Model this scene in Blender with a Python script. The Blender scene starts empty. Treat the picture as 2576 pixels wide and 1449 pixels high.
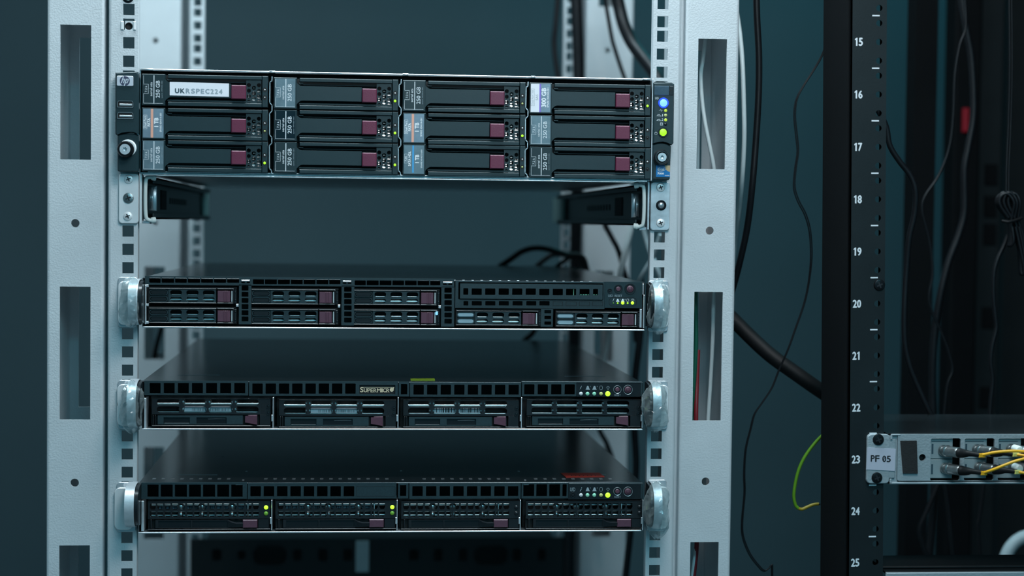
import bpy, bmesh, math, random
from mathutils import Vector, Matrix
from mathutils.geometry import delaunay_2d_cdt

random.seed(7)
S = 0.001                      # the scene is laid out in millimetres, Blender units are metres
ZO = 1250.0                    # height of layout level z = 0 above the floor, mm
scn = bpy.context.scene
COL = scn.collection

# ------------------------------------------------------------------ camera
FPX = 4317.41                  # focal length in pixels of the 2576 px wide frame
CX, CY, CZ = -39.124, -1508.324, 4.197
ROT = Matrix(((0.9956629476350295, 0.09265045650124562, -0.008437275439097886),
              (-0.09226095934760348, 0.9949881903776657, 0.03855407098138772),
              (0.011967041697272928, -0.0376084288303675, 0.9992208944942689)))
cam_d = bpy.data.cameras.new('camera')
cam = bpy.data.objects.new('camera', cam_d)
COL.objects.link(cam)
cam_d.sensor_width = 36.0
cam_d.lens = FPX / 2576.0 * 36.0
cam_d.clip_start = 0.02
cam_d.clip_end = 50
ax = [Vector(ROT.col[0]), Vector(ROT.col[1]), Vector(ROT.col[2])]      # right, forward, up
m3 = Matrix((ax[0], ax[2], -ax[1])).transposed()
cam.matrix_world = Matrix.Translation((CX * S, CY * S, (CZ + ZO) * S)) @ m3.to_4x4()
cam_d.dof.use_dof = True
cam_d.dof.focus_distance = 1.512
cam_d.dof.aperture_fstop = 4.0
cam_d.dof.aperture_blades = 0
scn.camera = cam

# ------------------------------------------------------------------ light and exposure
scn.view_settings.view_transform = 'Standard'
scn.view_settings.look = 'None'
scn.view_settings.gamma = 1.0
scn.view_settings.use_curve_mapping = False
scn.view_settings.exposure = 0.0
try:
    scn.cycles.use_denoising = True
    scn.cycles.max_bounces = 8
    scn.cycles.transparent_max_bounces = 16
    scn.cycles.caustics_reflective = False
    scn.cycles.caustics_refractive = False
    scn.cycles.sample_clamp_indirect = 4.0
except Exception:
    pass
w = bpy.data.worlds.new('room_air')
scn.world = w
w.use_nodes = True
w.node_tree.nodes['Background'].inputs[0].default_value = (0.30, 0.62, 0.75, 1)
w.node_tree.nodes['Background'].inputs[1].default_value = 0.02


def lamp(name, loc, target, sx, sy, power, colr):
    d = bpy.data.lights.new(name, 'AREA')
    d.shape = 'RECTANGLE'
    d.size, d.size_y = sx * S, sy * S
    d.energy = power
    d.color = colr
    o = bpy.data.objects.new(name, d)
    COL.objects.link(o)
    p = Vector(loc)
    o.location = (p.x * S, p.y * S, (p.z + ZO) * S)
    o.rotation_euler = (Vector(target) - p).to_track_quat('-Z', 'Y').to_euler()
    return o


lamp('ceiling_or_fill_lamp', (240, -760, 790), (0, 100, -60), 420, 300, 6.2, (1.0, 0.97, 0.98))
lamp('video_lamp', (220, -1150, 480), (0, 0, -60), 420, 300, 2.2, (0.72, 0.92, 1.0))
lamp('ceiling_or_fill_lamp', (-60, -150, 1110), (-60, 60, -900), 1150, 200, 24.0, (0.76, 0.93, 1.0))
lamp('ceiling_or_fill_lamp', (0, 330, 1110), (0, 330, -900), 500, 300, 8.0, (0.68, 0.90, 1.0))
lamp('ceiling_or_fill_lamp', (500, -2500, 1200), (500, -2700, -900), 1500, 320, 20.0, (0.08, 0.76, 1.0))  # added teal fill behind the camera, tints the darker tones
lamp('ceiling_or_fill_lamp', (900, 1100, 1250), (900, 1500, -900), 900, 260, 5.0, (0.10, 0.85, 1.0))  # added wash lamp that brightens the back wall on the right

# ------------------------------------------------------------------ materials
MATS = {}


def mat(name, colr, rough=0.5, metal=0.0, bump=0.0, bscale=300.0, spec=0.5, emit=None, estr=0.0, var=0.0, vscale=60.0,
        alpha=1.0, coat=0.0, brushed=None, trans=0.0):
    m = bpy.data.materials.new(name)
    m.use_nodes = True
    nt = m.node_tree
    b = nt.nodes['Principled BSDF']
    b.inputs['Base Color'].default_value = (*colr, 1)
    b.inputs['Roughness'].default_value = rough
    b.inputs['Metallic'].default_value = metal
    b.inputs['Specular IOR Level'].default_value = spec
    b.inputs['Coat Weight'].default_value = coat
    b.inputs['Alpha'].default_value = alpha
    b.inputs['Transmission Weight'].default_value = trans
    if emit:
        b.inputs['Emission Color'].default_value = (*emit, 1)
        b.inputs['Emission Strength'].default_value = estr
    tc = nt.nodes.new('ShaderNodeTexCoord')
    if bump > 0:
        n = nt.nodes.new('ShaderNodeTexNoise')
        n.inputs['Scale'].default_value = bscale
        n.inputs['Detail'].default_value = 3.0
        nt.links.new(tc.outputs['Object'], n.inputs['Vector'])
        bp = nt.nodes.new('ShaderNodeBump')
        bp.inputs['Strength'].default_value = bump
        bp.inputs['Distance'].default_value = 0.001
        nt.links.new(n.outputs['Fac'], bp.inputs['Height'])
        nt.links.new(bp.outputs['Normal'], b.inputs['Normal'])
    if var > 0:
        n2 = nt.nodes.new('ShaderNodeTexNoise')
        n2.inputs['Scale'].default_value = vscale
        n2.inputs['Detail'].default_value = 5.0
        if brushed:
            mp = nt.nodes.new('ShaderNodeMapping')
            mp.inputs['Scale'].default_value = brushed
            nt.links.new(tc.outputs['Object'], mp.inputs['Vector'])
            nt.links.new(mp.outputs['Vector'], n2.inputs['Vector'])
        else:
            nt.links.new(tc.outputs['Object'], n2.inputs['Vector'])
        r = nt.nodes.new('ShaderNodeValToRGB')
        r.color_ramp.elements[0].position = 0.3
        r.color_ramp.elements[1].position = 0.7
        r.color_ramp.elements[0].color = (*[c * (1 - var) for c in colr], 1)
        r.color_ramp.elements[1].color = (*[min(1, c * (1 + var)) for c in colr], 1)
        nt.links.new(n2.outputs['Fac'], r.inputs['Fac'])
        nt.links.new(r.outputs['Color'], b.inputs['Base Color'])
    MATS[name] = m
    return m


mat('grey_powder_coat', (0.60, 0.66, 0.69), 0.42, 0, bump=0.22, bscale=620, var=0.04, vscale=25)
mat('grey_smooth_coat', (0.60, 0.66, 0.69), 0.45, 0, bump=0.15, bscale=300, var=0.03)
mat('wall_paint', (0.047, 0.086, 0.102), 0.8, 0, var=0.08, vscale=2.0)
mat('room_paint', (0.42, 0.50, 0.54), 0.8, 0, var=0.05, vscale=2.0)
mat('floor_vinyl', (0.14, 0.17, 0.18), 0.5, 0, var=0.15, vscale=8.0)
mat('black_plastic', (0.007, 0.026, 0.033), 0.42, 0, bump=0.10, bscale=3500, var=0.10, vscale=900)
mat('black_plastic_smooth', (0.009, 0.012, 0.015), 0.28, 0, var=0.1, vscale=100)
mat('dark_recess', (0.003, 0.004, 0.005), 0.6, 0, var=0.1, vscale=100)  # near-black: shade put into gaps and interiors, also truly black bits
mat('dark_bezel', (0.014, 0.034, 0.042), 0.45, 0, bump=0.12, bscale=2500, var=0.12, vscale=500)
mat('dark_bay', (0.012, 0.015, 0.018), 0.32, 0, var=0.1, vscale=150)
mat('server_lid', (0.022, 0.030, 0.034), 0.20, 0.3, var=0.2, vscale=12, bump=0.05, bscale=200)
mat('steel', (0.58, 0.63, 0.66), 0.32, 0.8, var=0.15, vscale=150, bump=0.1, bscale=400)
mat('bright_steel', (0.82, 0.85, 0.88), 0.30, 0.75, var=0.08, vscale=200)
mat('zinc', (0.66, 0.72, 0.76), 0.38, 0.6, var=0.22, vscale=70, bump=0.06, bscale=300)
mat('aluminium', (0.66, 0.72, 0.76), 0.40, 0.55, var=0.05, vscale=300, bump=0.05, bscale=900)
mat('white_bracket', (0.95, 0.96, 0.97), 0.48, 0.55, var=0.03, vscale=100)
mat('maroon_plastic', (0.135, 0.022, 0.055), 0.38, 0, bump=0.1, bscale=1500, var=0.06, vscale=300)
mat('dull_maroon_plastic', (0.105, 0.045, 0.070), 0.40, 0, bump=0.1, bscale=1500, var=0.06, vscale=300)
mat('label_dark', (0.018, 0.034, 0.040), 0.30, 0, var=0.06, vscale=120)
mat('label_sheen', (0.16, 0.24, 0.28), 0.30, 0.3, var=0.16, vscale=110)  # dark label with its reflected sheen put into the colour
mat('label_black_gloss', (0.006, 0.009, 0.014), 0.10, 0, var=0.1, vscale=100, coat=0.6)
mat('label_blue_grey', (0.20, 0.29, 0.36), 0.30, 0.2, var=0.16, vscale=90)
mat('paper_white', (0.82, 0.86, 0.92), 0.55, 0, var=0.02, vscale=60)
mat('print_white', (0.80, 0.86, 0.90), 0.5, 0, var=0.02)
mat('print_grey', (0.32, 0.40, 0.44), 0.5, 0, var=0.02)
mat('print_dark', (0.035, 0.075, 0.10), 0.5, 0, var=0.05)
mat('print_faded', (0.28, 0.36, 0.42), 0.5, 0, var=0.05)
mat('print_black', (0.012, 0.014, 0.018), 0.5, 0, var=0.05)
mat('print_orange', (0.78, 0.40, 0.30), 0.5, 0, var=0.05)
mat('print_blue', (0.05, 0.36, 0.72), 0.5, 0, var=0.05)
mat('print_purple', (0.22, 0.15, 0.60), 0.5, 0, var=0.05)
mat('print_amber', (0.55, 0.42, 0.24), 0.5, 0, var=0.05)
mat('logo_silver', (0.74, 0.78, 0.86), 0.30, 0.35, var=0.06, vscale=60)
mat('logo_ink', (0.05, 0.06, 0.11), 0.4, 0, var=0.05)
mat('gold_print', (0.92, 0.76, 0.52), 0.45, 0.1, var=0.08, vscale=200)
mat('led_green', (0.10, 0.22, 0.02), 0.4, emit=(0.38, 0.85, 0.02), estr=1.1)
mat('led_yellow', (0.2, 0.25, 0.04), 0.4, emit=(0.52, 0.72, 0.06), estr=0.75)
mat('led_bright', (0.10, 0.25, 0.02), 0.4, emit=(0.42, 1.0, 0.03), estr=1.7)
mat('led_halo_green', (0.1, 0.3, 0.02), 0.4, emit=(0.08, 0.42, 0.0), estr=0.35)
mat('led_pale_green', (0.25, 0.62, 0.45), 0.35, emit=(0.2, 0.6, 0.4), estr=0.12)
mat('led_pale_yellow', (0.48, 0.55, 0.22), 0.35, emit=(0.5, 0.6, 0.15), estr=0.10)
mat('led_dim_green', (0.12, 0.30, 0.04), 0.35, emit=(0.2, 0.55, 0.02), estr=0.12)
mat('led_off', (0.62, 0.66, 0.68), 0.25, spec=0.6, var=0.03)
mat('led_blue', (0.05, 0.1, 0.3), 0.4, emit=(0.22, 0.60, 1.0), estr=1.25)
mat('led_blue_glow', (0.02, 0.08, 0.8), 0.4, emit=(0.01, 0.05, 0.85), estr=0.7)  # emissive rim imitating the blue button's glow on its surround
mat('led_red', (0.12, 0.004, 0.01), 0.5, emit=(0.75, 0.0, 0.03), estr=0.07)
mat('circuit_board', (0.01, 0.16, 0.10), 0.45, emit=None, var=0.3, vscale=400)
mat('display_glass', (0.07, 0.11, 0.15), 0.12, 0.2, var=0.25, vscale=90, coat=0.5)
mat('pale_steel', (0.34, 0.50, 0.47), 0.30, 0.3, var=0.08)
mat('shaded_steel', (0.045, 0.055, 0.058), 0.35, 0.4, var=0.12, vscale=80)  # steel darkened, the unlit slide channel's shade is in the colour
mat('white_plastic', (0.70, 0.80, 0.78), 0.42, 0, var=0.03, trans=0.0)
mat('red_sticker', (0.62, 0.055, 0.035), 0.45, 0, var=0.12, vscale=160)
mat('green_sticker', (0.28, 0.46, 0.03), 0.45, 0, var=0.12, vscale=160)
mat('intel_blue', (0.015, 0.20, 0.52), 0.30, 0, var=0.06)
mat('black_cable', (0.006, 0.007, 0.009), 0.40, 0, spec=0.35, var=0.1, vscale=120)
mat('black_rubber', (0.006, 0.007, 0.008), 0.55, 0, spec=0.25, var=0.15, vscale=90, bump=0.15, bscale=500)
mat('white_cable', (0.60, 0.70, 0.72), 0.35, 0, var=0.04, vscale=90, bump=0.12, bscale=120)
mat('green_cable', (0.004, 0.10, 0.06), 0.45, 0, var=0.08)
mat('red_cable', (0.22, 0.012, 0.02), 0.45, 0, var=0.08)
mat('earth_green', (0.12, 0.32, 0.012), 0.45, 0, var=0.1, vscale=60)
mat('earth_yellow', (0.34, 0.27, 0.015), 0.45, 0, var=0.1, vscale=60)
mat('fibre_yellow', (0.72, 0.38, 0.010), 0.42, 0, var=0.06, vscale=120)
mat('clip_yellow', (0.62, 0.60, 0.16), 0.45, 0, var=0.05)
mat('cabinet_black', (0.010, 0.014, 0.016), 0.42, 0, spec=0.35, bump=0.05, bscale=700, var=0.12, vscale=30)
mat('cabinet_matt', (0.003, 0.004, 0.005), 0.7, 0, spec=0.12, var=0.1, vscale=30)
mat('panel_grey', (0.30, 0.37, 0.40), 0.42, 0, bump=0.34, bscale=480, var=0.04, vscale=25)
mat('tag_paper', (0.50, 0.53, 0.62), 0.6, 0, var=0.02, vscale=60)
mat('adapter_grey', (0.27, 0.345, 0.365), 0.42, 0, var=0.03, vscale=80)
mat('light_grey_plastic', (0.50, 0.60, 0.62), 0.42, 0, var=0.03, vscale=80)
mat('nickel', (0.40, 0.42, 0.42), 0.30, 0.95, var=0.12, vscale=300, bump=0.12, bscale=900)
mat('screw_black', (0.018, 0.018, 0.020), 0.25, 0.7, var=0.2, vscale=300)
mat('foam_black', (0.016, 0.018, 0.019), 0.9, 0, bump=0.3, bscale=1200, var=0.2, vscale=400)
mat('hose_grey', (0.40, 0.52, 0.56), 0.55, 0, var=0.05)
mat('drive_metal', (0.62, 0.64, 0.64), 0.28, 0.95, var=0.12, vscale=200)
mat('pale_insert', (0.40, 0.58, 0.66), 0.30, 0.2, var=0.10, vscale=120)


def film_material():
    m = bpy.data.materials.new('clear_film')
    m.use_nodes = True
    nt = m.node_tree
    nt.nodes.clear()
    out = nt.nodes.new('ShaderNodeOutputMaterial')
    tr = nt.nodes.new('ShaderNodeBsdfTransparent')
    tr.inputs[0].default_value = (0.86, 0.93, 0.94, 1)
    gl = nt.nodes.new('ShaderNodeBsdfGlossy')
    gl.inputs['Color'].default_value = (0.9, 0.95, 0.97, 1)
    gl.inputs['Roughness'].default_value = 0.22
    di = nt.nodes.new('ShaderNodeBsdfDiffuse')
    di.inputs['Color'].default_value = (0.55, 0.66, 0.68, 1)
    m1 = nt.nodes.new('ShaderNodeMixShader')
    m1.inputs[0].default_value = 0.5
    m2 = nt.nodes.new('ShaderNodeMixShader')
    lw = nt.nodes.new('ShaderNodeLayerWeight')
    lw.inputs['Blend'].default_value = 0.35
    mr = nt.nodes.new('ShaderNodeMapRange')
    mr.inputs['To Min'].default_value = 0.13
    mr.inputs['To Max'].default_value = 0.60
    tc = nt.nodes.new('ShaderNodeTexCoord')
    n = nt.nodes.new('ShaderNodeTexNoise')
    n.inputs['Scale'].default_value = 130
    n.inputs['Detail'].default_value = 3
    bp = nt.nodes.new('ShaderNodeBump')
    bp.inputs['Strength'].default_value = 0.5
    bp.inputs['Distance'].default_value = 0.002
    L = nt.links.new
    L(tc.outputs['Object'], n.inputs['Vector'])
    L(n.outputs['Fac'], bp.inputs['Height'])
    L(bp.outputs['Normal'], gl.inputs['Normal'])
    L(di.outputs[0], m1.inputs[1])
    L(gl.outputs[0], m1.inputs[2])
    L(lw.outputs['Facing'], mr.inputs['Value'])
    L(mr.outputs[0], m2.inputs[0])
    L(tr.outputs[0], m2.inputs[1])
    L(m1.outputs[0], m2.inputs[2])
    L(m2.outputs[0], out.inputs[0])
    MATS['clear_film'] = m


film_material()

# ------------------------------------------------------------------ measuring helpers


def F(u, v, y=0.0):
    """world (x, z) in mm at depth y seen at photograph pixel (u, v)"""
    a, b = (u - 1288.0) / FPX, -(v - 724.5) / FPX
    d = ax[0] * a + ax[1] + ax[2] * b
    t = (y - CY) / d.y
    return CX + d.x * t, CZ + d.z * t


def R(u0, v0, u1, v1, y=0.0):
    um, vm = (u0 + u1) / 2, (v0 + v1) / 2
    return F(u0, vm, y)[0], F(u1, vm, y)[0], F(um, v1, y)[1], F(um, v0, y)[1]


# ------------------------------------------------------------------ mesh builder
_fonts = {}


def font_geo(s):
    if s not in _fonts:
        c = bpy.data.curves.new('t', 'FONT')
        c.body = s
        c.resolution_u = 3
        o = bpy.data.objects.new('t', c)
        COL.objects.link(o)
        bpy.context.view_layer.update()
        me = bpy.data.meshes.new_from_object(o.evaluated_get(bpy.context.evaluated_depsgraph_get()))
        vs = [(v.co.x, v.co.y) for v in me.vertices]
        fs = [tuple(p.vertices) for p in me.polygons]
        bpy.data.objects.remove(o)
        bpy.data.curves.remove(c)
        bpy.data.meshes.remove(me)
        x0, x1 = min(v[0] for v in vs), max(v[0] for v in vs)
        y0, y1 = min(v[1] for v in vs), max(v[1] for v in vs)
        _fonts[s] = ([((x - x0) / (x1 - x0), (y - y0) / (y1 - y0)) for x, y in vs], fs)
    return _fonts[s]


def rrect(x0, x1, z0, z1, r, n=3):
    r = min(r, (x1 - x0) / 2 - 1e-4, (z1 - z0) / 2 - 1e-4)
    pts = []
    for cx, cz, a0 in ((x1 - r, z1 - r, 0), (x0 + r, z1 - r, 90), (x0 + r, z0 + r, 180), (x1 - r, z0 + r, 270)):
        for i in range(n + 1):
            a = math.radians(a0 + 90 * i / n)
            pts.append((cx + r * math.cos(a), cz + r * math.sin(a)))
    return pts


def circ(cx, cz, r, n=14, ph=0.0):
    return [(cx + r * math.cos(2 * math.pi * i / n + ph), cz + r * math.sin(2 * math.pi * i / n + ph)) for i in range(n)]


def rect(x0, x1, z0, z1):
    return [(x0, z0), (x1, z0), (x1, z1), (x0, z1)]


def inside(p, poly):
    c = False
    j = len(poly) - 1
    for i in range(len(poly)):
        a, b = poly[i], poly[j]
        if (a[1] > p[1]) != (b[1] > p[1]) and p[0] < (b[0] - a[0]) * (p[1] - a[1]) / (b[1] - a[1]) + a[0]:
            c = not c
        j = i
    return c


def smooth_path(pts, n=6):
    if len(pts) < 3:
        return [Vector(p) for p in pts]
    P = [Vector(p) for p in pts]
    P = [P[0] * 2 - P[1]] + P + [P[-1] * 2 - P[-2]]
    out = []
    for i in range(1, len(P) - 2):
        for k in range(n):
            t = k / n
            a, b, c, d = P[i - 1], P[i], P[i + 1], P[i + 2]
            out.append(0.5 * ((2 * b) + (c - a) * t + (2 * a - 5 * b + 4 * c - d) * t * t + (3 * b - a - 3 * c + d) * t ** 3))
    out.append(P[-2])
    return out


class MB:
    def __init__(s):
        s.v, s.f, s.mi, s.cur = [], [], [], 0

    def add(s, vs, fs):
        o = len(s.v)
        s.v += [tuple(p) for p in vs]
        for f in fs:
            s.f.append(tuple(i + o for i in f))
            s.mi.append(s.cur)
        return s

    def box(s, x0, x1, y0, y1, z0, z1, c=0.0):
        if c <= 0:
            vs = [(x, y, z) for x in (x0, x1) for y in (y0, y1) for z in (z0, z1)]
            return s.add(vs, [(0, 1, 3, 2), (4, 6, 7, 5), (0, 4, 5, 1), (2, 3, 7, 6), (0, 2, 6, 4), (1, 5, 7, 3)])
        c = min(c, (x1 - x0) / 2.01, (y1 - y0) / 2.01, (z1 - z0) / 2.01)
        # the front (y0) edges are chamfered
        vs = [(x0, y1, z0), (x1, y1, z0), (x1, y1, z1), (x0, y1, z1),
              (x0, y0 + c, z0), (x1, y0 + c, z0), (x1, y0 + c, z1), (x0, y0 + c, z1),
              (x0 + c, y0, z0 + c), (x1 - c, y0, z0 + c), (x1 - c, y0, z1 - c), (x0 + c, y0, z1 - c)]
        fs = [(0, 1, 2, 3), (8, 9, 10, 11)]
        for i in range(4):
            j = (i + 1) % 4
            fs += [(i, j, j + 4, i + 4), (i + 4, j + 4, j + 8, i + 8)]
        return s.add(vs, fs)

    def prism(s, poly, y0, y1, c=0.0):
        n = len(poly)
        vs = [(x, y0, z) for x, z in poly] + [(x, y1, z) for x, z in poly]
        fs = [tuple(range(n)), tuple(range(2 * n - 1, n - 1, -1))]
        fs += [(i, (i + 1) % n, n + (i + 1) % n, n + i) for i in range(n)]
        return s.add(vs, fs)

    def dome(s, poly, y0, y1, c):
        """a prism whose front rim is bevelled inwards by c"""
        n = len(poly)
        cx, cz = sum(p[0] for p in poly) / n, sum(p[1] for p in poly) / n
        w_ = max(abs(p[0] - cx) for p in poly)
        h_ = max(abs(p[1] - cz) for p in poly)
        inn = [(cx + (x - cx) * (w_ - c) / w_, cz + (z - cz) * (h_ - c) / h_) for x, z in poly]
        vs = [(x, y0, z) for x, z in inn] + [(x, y0 + c, z) for x, z in poly] + [(x, y1, z) for x, z in poly]
        fs = [tuple(range(n)), tuple(range(3 * n - 1, 2 * n - 1, -1))]
        for k in (0, 1):
            fs += [(k * n + i, k * n + (i + 1) % n, (k + 1) * n + (i + 1) % n, (k + 1) * n + i) for i in range(n)]
        return s.add(vs, fs)

    def prism_x(s, poly_yz, x0, x1):
        n = len(poly_yz)
        vs = [(x0, y, z) for y, z in poly_yz] + [(x1, y, z) for y, z in poly_yz]
        fs = [tuple(range(n)), tuple(range(2 * n - 1, n - 1, -1))]
        fs += [(i, (i + 1) % n, n + (i + 1) % n, n + i) for i in range(n)]
        return s.add(vs, fs)

    def plate(s, outer, holes, y0, y1):
        vs2, es = [], []
        for lp in [outer] + holes:
            o = len(vs2)
            n = len(lp)
            vs2 += [Vector(p) for p in lp]
            es += [(o + i, o + (i + 1) % n) for i in range(n)]
        V2, _, T, *_r = delaunay_2d_cdt(vs2, es, [], 0, 1e-5)
        tris = []
        for t in T:
            c = (sum(V2[i][0] for i in t) / 3, sum(V2[i][1] for i in t) / 3)
            if inside(c, outer) and not any(inside(c, h) for h in holes):
                tris.append(tuple(t))
        n = len(V2)
        vs = [(p[0], y0, p[1]) for p in V2] + [(p[0], y1, p[1]) for p in V2]
        fs = list(tris) + [tuple(i + n for i in reversed(t)) for t in tris]
        cnt = {}
        for t in tris:
            for a, b in ((t[0], t[1]), (t[1], t[2]), (t[2], t[0])):
                cnt[(a, b)] = cnt.get((a, b), 0) + 1
        for (a, b) in cnt:
            if (b, a) not in cnt:
                fs.append((b, a, a + n, b + n))
        return s.add(vs, fs)

    def lathe(s, cx, cz, prof, n=16, ph=0.0):
        """revolve (r, y) profile about the axis along y"""
        vs, fs, rings = [], [], []
        for r, y in prof:
            if r < 1e-6:
                rings.append([len(vs)])
                vs.append((cx, y, cz))
            else:
                rings.append(list(range(len(vs), len(vs) + n)))
                vs += [(cx + r * math.cos(2 * math.pi * i / n + ph), y, cz + r * math.sin(2 * math.pi * i / n + ph)) for i in range(n)]
        for a, b in zip(rings, rings[1:]):
            if len(a) == 1 and len(b) == 1:
                continue
            for i in range(n):
                j = (i + 1) % n
                if len(a) == 1:
                    fs.append((a[0], b[i], b[j]))
                elif len(b) == 1:
                    fs.append((a[i], b[0], a[j]))
                else:
                    fs.append((a[i], b[i], b[j], a[j]))
        return s.add(vs, fs)

    def axis_lathe(s, p0, p1, prof, n=14):
        """revolve (r, t) about the segment p0-p1, t in mm along it"""
        p0, p1 = Vector(p0), Vector(p1)
        d = (p1 - p0).normalized()
        a = d.orthogonal().normalized()
        b = d.cross(a)
        vs, fs = [], []
        for r, t in prof:
            r = max(r, 1e-3)
            vs += [tuple(p0 + d * t + (a * math.cos(2 * math.pi * i / n) + b * math.sin(2 * math.pi * i / n)) * r) for i in range(n)]
        for k in range(len(prof) - 1):
            fs += [(k * n + i, k * n + (i + 1) % n, (k + 1) * n + (i + 1) % n, (k + 1) * n + i) for i in range(n)]
        fs += [tuple(range(n)), tuple(range(len(prof) * n - 1, (len(prof) - 1) * n - 1, -1))]
        return s.add(vs, fs)

    def tube(s, pts, r, n=8, sm=6, closed=False, rx=None):
        P = smooth_path(pts, sm) if sm else [Vector(p) for p in pts]
        vs, fs = [], []
        up = None
        for i, p in enumerate(P):
            t = (P[min(i + 1, len(P) - 1)] - P[max(i - 1, 0)])
            t.normalize()
            if up is None:
                up = t.orthogonal().normalized()
            up = (up - t * up.dot(t)).normalized()
            sd = t.cross(up)
            rr = r(i / (len(P) - 1)) if callable(r) else r
            vs += [tuple(p + (up * math.cos(2 * math.pi * k / n) + sd * math.sin(2 * math.pi * k / n)) * rr) for k in range(n)]
        for i in range(len(P) - 1):
            fs += [(i * n + k, i * n + (k + 1) % n, (i + 1) * n + (k + 1) % n, (i + 1) * n + k) for k in range(n)]
        fs += [tuple(range(n)), tuple(range(len(P) * n - 1, (len(P) - 1) * n - 1, -1))]
        return s.add(vs, fs)

    def sheet(s, pl, t, z0, z1):
        """bent sheet metal: polyline in (x, y), thickness t to its left, extruded in z"""
        n = len(pl)
        off = []
        for i in range(n):
            a, b, c = Vector(pl[max(i - 1, 0)]), Vector(pl[i]), Vector(pl[min(i + 1, n - 1)])
            d1 = (b - a).normalized() if i else (c - b).normalized()
            d2 = (c - b).normalized() if i < n - 1 else d1
            n1, n2 = Vector((-d1.y, d1.x)), Vector((-d2.y, d2.x))
            m_ = (n1 + n2)
            m_ = m_ / max(0.3, m_.dot(n1))
            off.append(b + m_ * t)
        ring = [Vector(p) for p in pl] + list(reversed(off))
        N = len(ring)
        vs = [(p.x, p.y, z0) for p in ring] + [(p.x, p.y, z1) for p in ring]
        fs = [(i, (i + 1) % N, N + (i + 1) % N, N + i) for i in range(N)]
        for i in range(n - 1):
            q = (i, i + 1, N - 2 - i, N - 1 - i)
            fs += [q, tuple(k + N for k in reversed(q))]
        return s.add(vs, fs)

    def wire(s, pl, t, y0, y1, closed=False):
        """thin sheet whose edge follows a polyline in (x, z)"""
        n = len(pl)
        for i in range(n - 1):
            a, b = Vector(pl[i]), Vector(pl[i + 1])
            d = (b - a)
            if d.length < 1e-6:
                continue
            d.normalize()
            e = Vector((-d.y, d.x)) * (t / 2)
            a2, b2 = a - d * t * 0.3, b + d * t * 0.3
            s.prism([tuple(a2 + e), tuple(b2 + e), tuple(b2 - e), tuple(a2 - e)], y0, y1)
        return s

    def text(s, t, x0, x1, z0, z1, y, rot=0, bold=0.0):
        """flat lettering filling the rectangle; rot=1 reads from bottom to top"""
        vs, fs = font_geo(t)
        offs = [(0, 0)] if bold <= 0 else [(-bold, 0), (bold, 0), (0, bold), (0, -bold)]
        for k, (dx, dz) in enumerate(offs):
            if rot:
                q = [(x1 - b * (x1 - x0) + dx, y - 0.004 * k, z0 + a * (z1 - z0) + dz) for a, b in vs]
            else:
                q = [(x0 + a * (x1 - x0) + dx, y - 0.004 * k, z0 + b * (z1 - z0) + dz) for a, b in vs]
            s.add(q, fs)
        return s

    def quad(s, poly, y):
        return s.add([(x, y, z) for x, z in poly], [tuple(range(len(poly)))])

    def ringline(s, poly, t, y):
        n = len(poly)
        for i in range(n):
            a, b = Vector(poly[i]), Vector(poly[(i + 1) % n])
            d = (b - a).normalized()
            e = Vector((-d.y, d.x)) * (t / 2)
            d = d * (t / 2)
            s.quad([tuple(a - d + e), tuple(b + d + e), tuple(b + d - e), tuple(a - d - e)], y)
        return s

    def mesh(s, name, mats, smooth=None, origin=(0, 0, 0)):
        me = bpy.data.meshes.new(name)
        ox, oy, oz = origin
        me.from_pydata([((x - ox) * S, (y - oy) * S, (z - oz) * S) for x, y, z in s.v], [], s.f)
        mats = [mats] if isinstance(mats, str) else mats
        for m in mats:
            me.materials.append(MATS[m])
        me.polygons.foreach_set('material_index', s.mi)
        bm = bmesh.new()
        bm.from_mesh(me)
        bmesh.ops.recalc_face_normals(bm, faces=bm.faces)
        bm.to_mesh(me)
        bm.free()
        if smooth is not None:
            me.polygons.foreach_set('use_smooth', [True] * len(me.polygons))
            me.set_sharp_from_angle(angle=math.radians(smooth))
        me.update()
        return me


WL = {}                         # world location in mm of every object


def place(o, loc, parent=None):
    WL[o] = Vector(loc)
    if parent is not None:
        o.parent = parent
        p = WL[parent]
        o.location = ((loc[0] - p.x) * S, (loc[1] - p.y) * S, (loc[2] - p.z) * S)
    else:
        o.location = (loc[0] * S, loc[1] * S, (loc[2] + ZO) * S)
    COL.objects.link(o)
    return o


def tag(o, label=None, cat=None, group=None, kind=None):
    for k, x in (('label', label), ('category', cat), ('group', group), ('kind', kind)):
        if x:
            o[k] = x
    return o


def obj(name, mb, mats, parent=None, smooth=None, label=None):
    xs, ys, zs = zip(*mb.v)
    c = ((min(xs) + max(xs)) / 2, (min(ys) + max(ys)) / 2, min(zs))
    o = bpy.data.objects.new(name, mb.mesh(name, mats, smooth, c))
    if label:
        o['label'] = label
    return place(o, c, parent)


def inst(name, me, loc, parent):
    o = bpy.data.objects.new(name, me)
    return place(o, loc, parent)


def empty(name, loc, parent=None):
    o = bpy.data.objects.new(name, None)
    o.empty_display_size = 0.02
    return place(o, loc, parent)


# ------------------------------------------------------------------ the room
XL, XR, YF, YB, ZB, ZT = -1900, 2100, -3300, 1750, -ZO, 1400


def slab(name, x0, x1, y0, y1, z0, z1, m):
    return tag(obj(name, MB().box(x0, x1, y0, y1, z0, z1), m), kind='structure')


slab('floor', XL, XR, YF, YB, ZB - 60, ZB, 'floor_vinyl')
slab('ceiling', XL, XR, YF, YB, ZT, ZT + 60, 'room_paint')
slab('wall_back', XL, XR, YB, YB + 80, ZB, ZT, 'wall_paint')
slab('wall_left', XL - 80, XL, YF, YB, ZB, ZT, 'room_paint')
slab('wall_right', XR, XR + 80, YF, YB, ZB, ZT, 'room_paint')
slab('wall_front', XL, XR, YF - 80, YF, ZB, ZT, 'room_paint')

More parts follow.
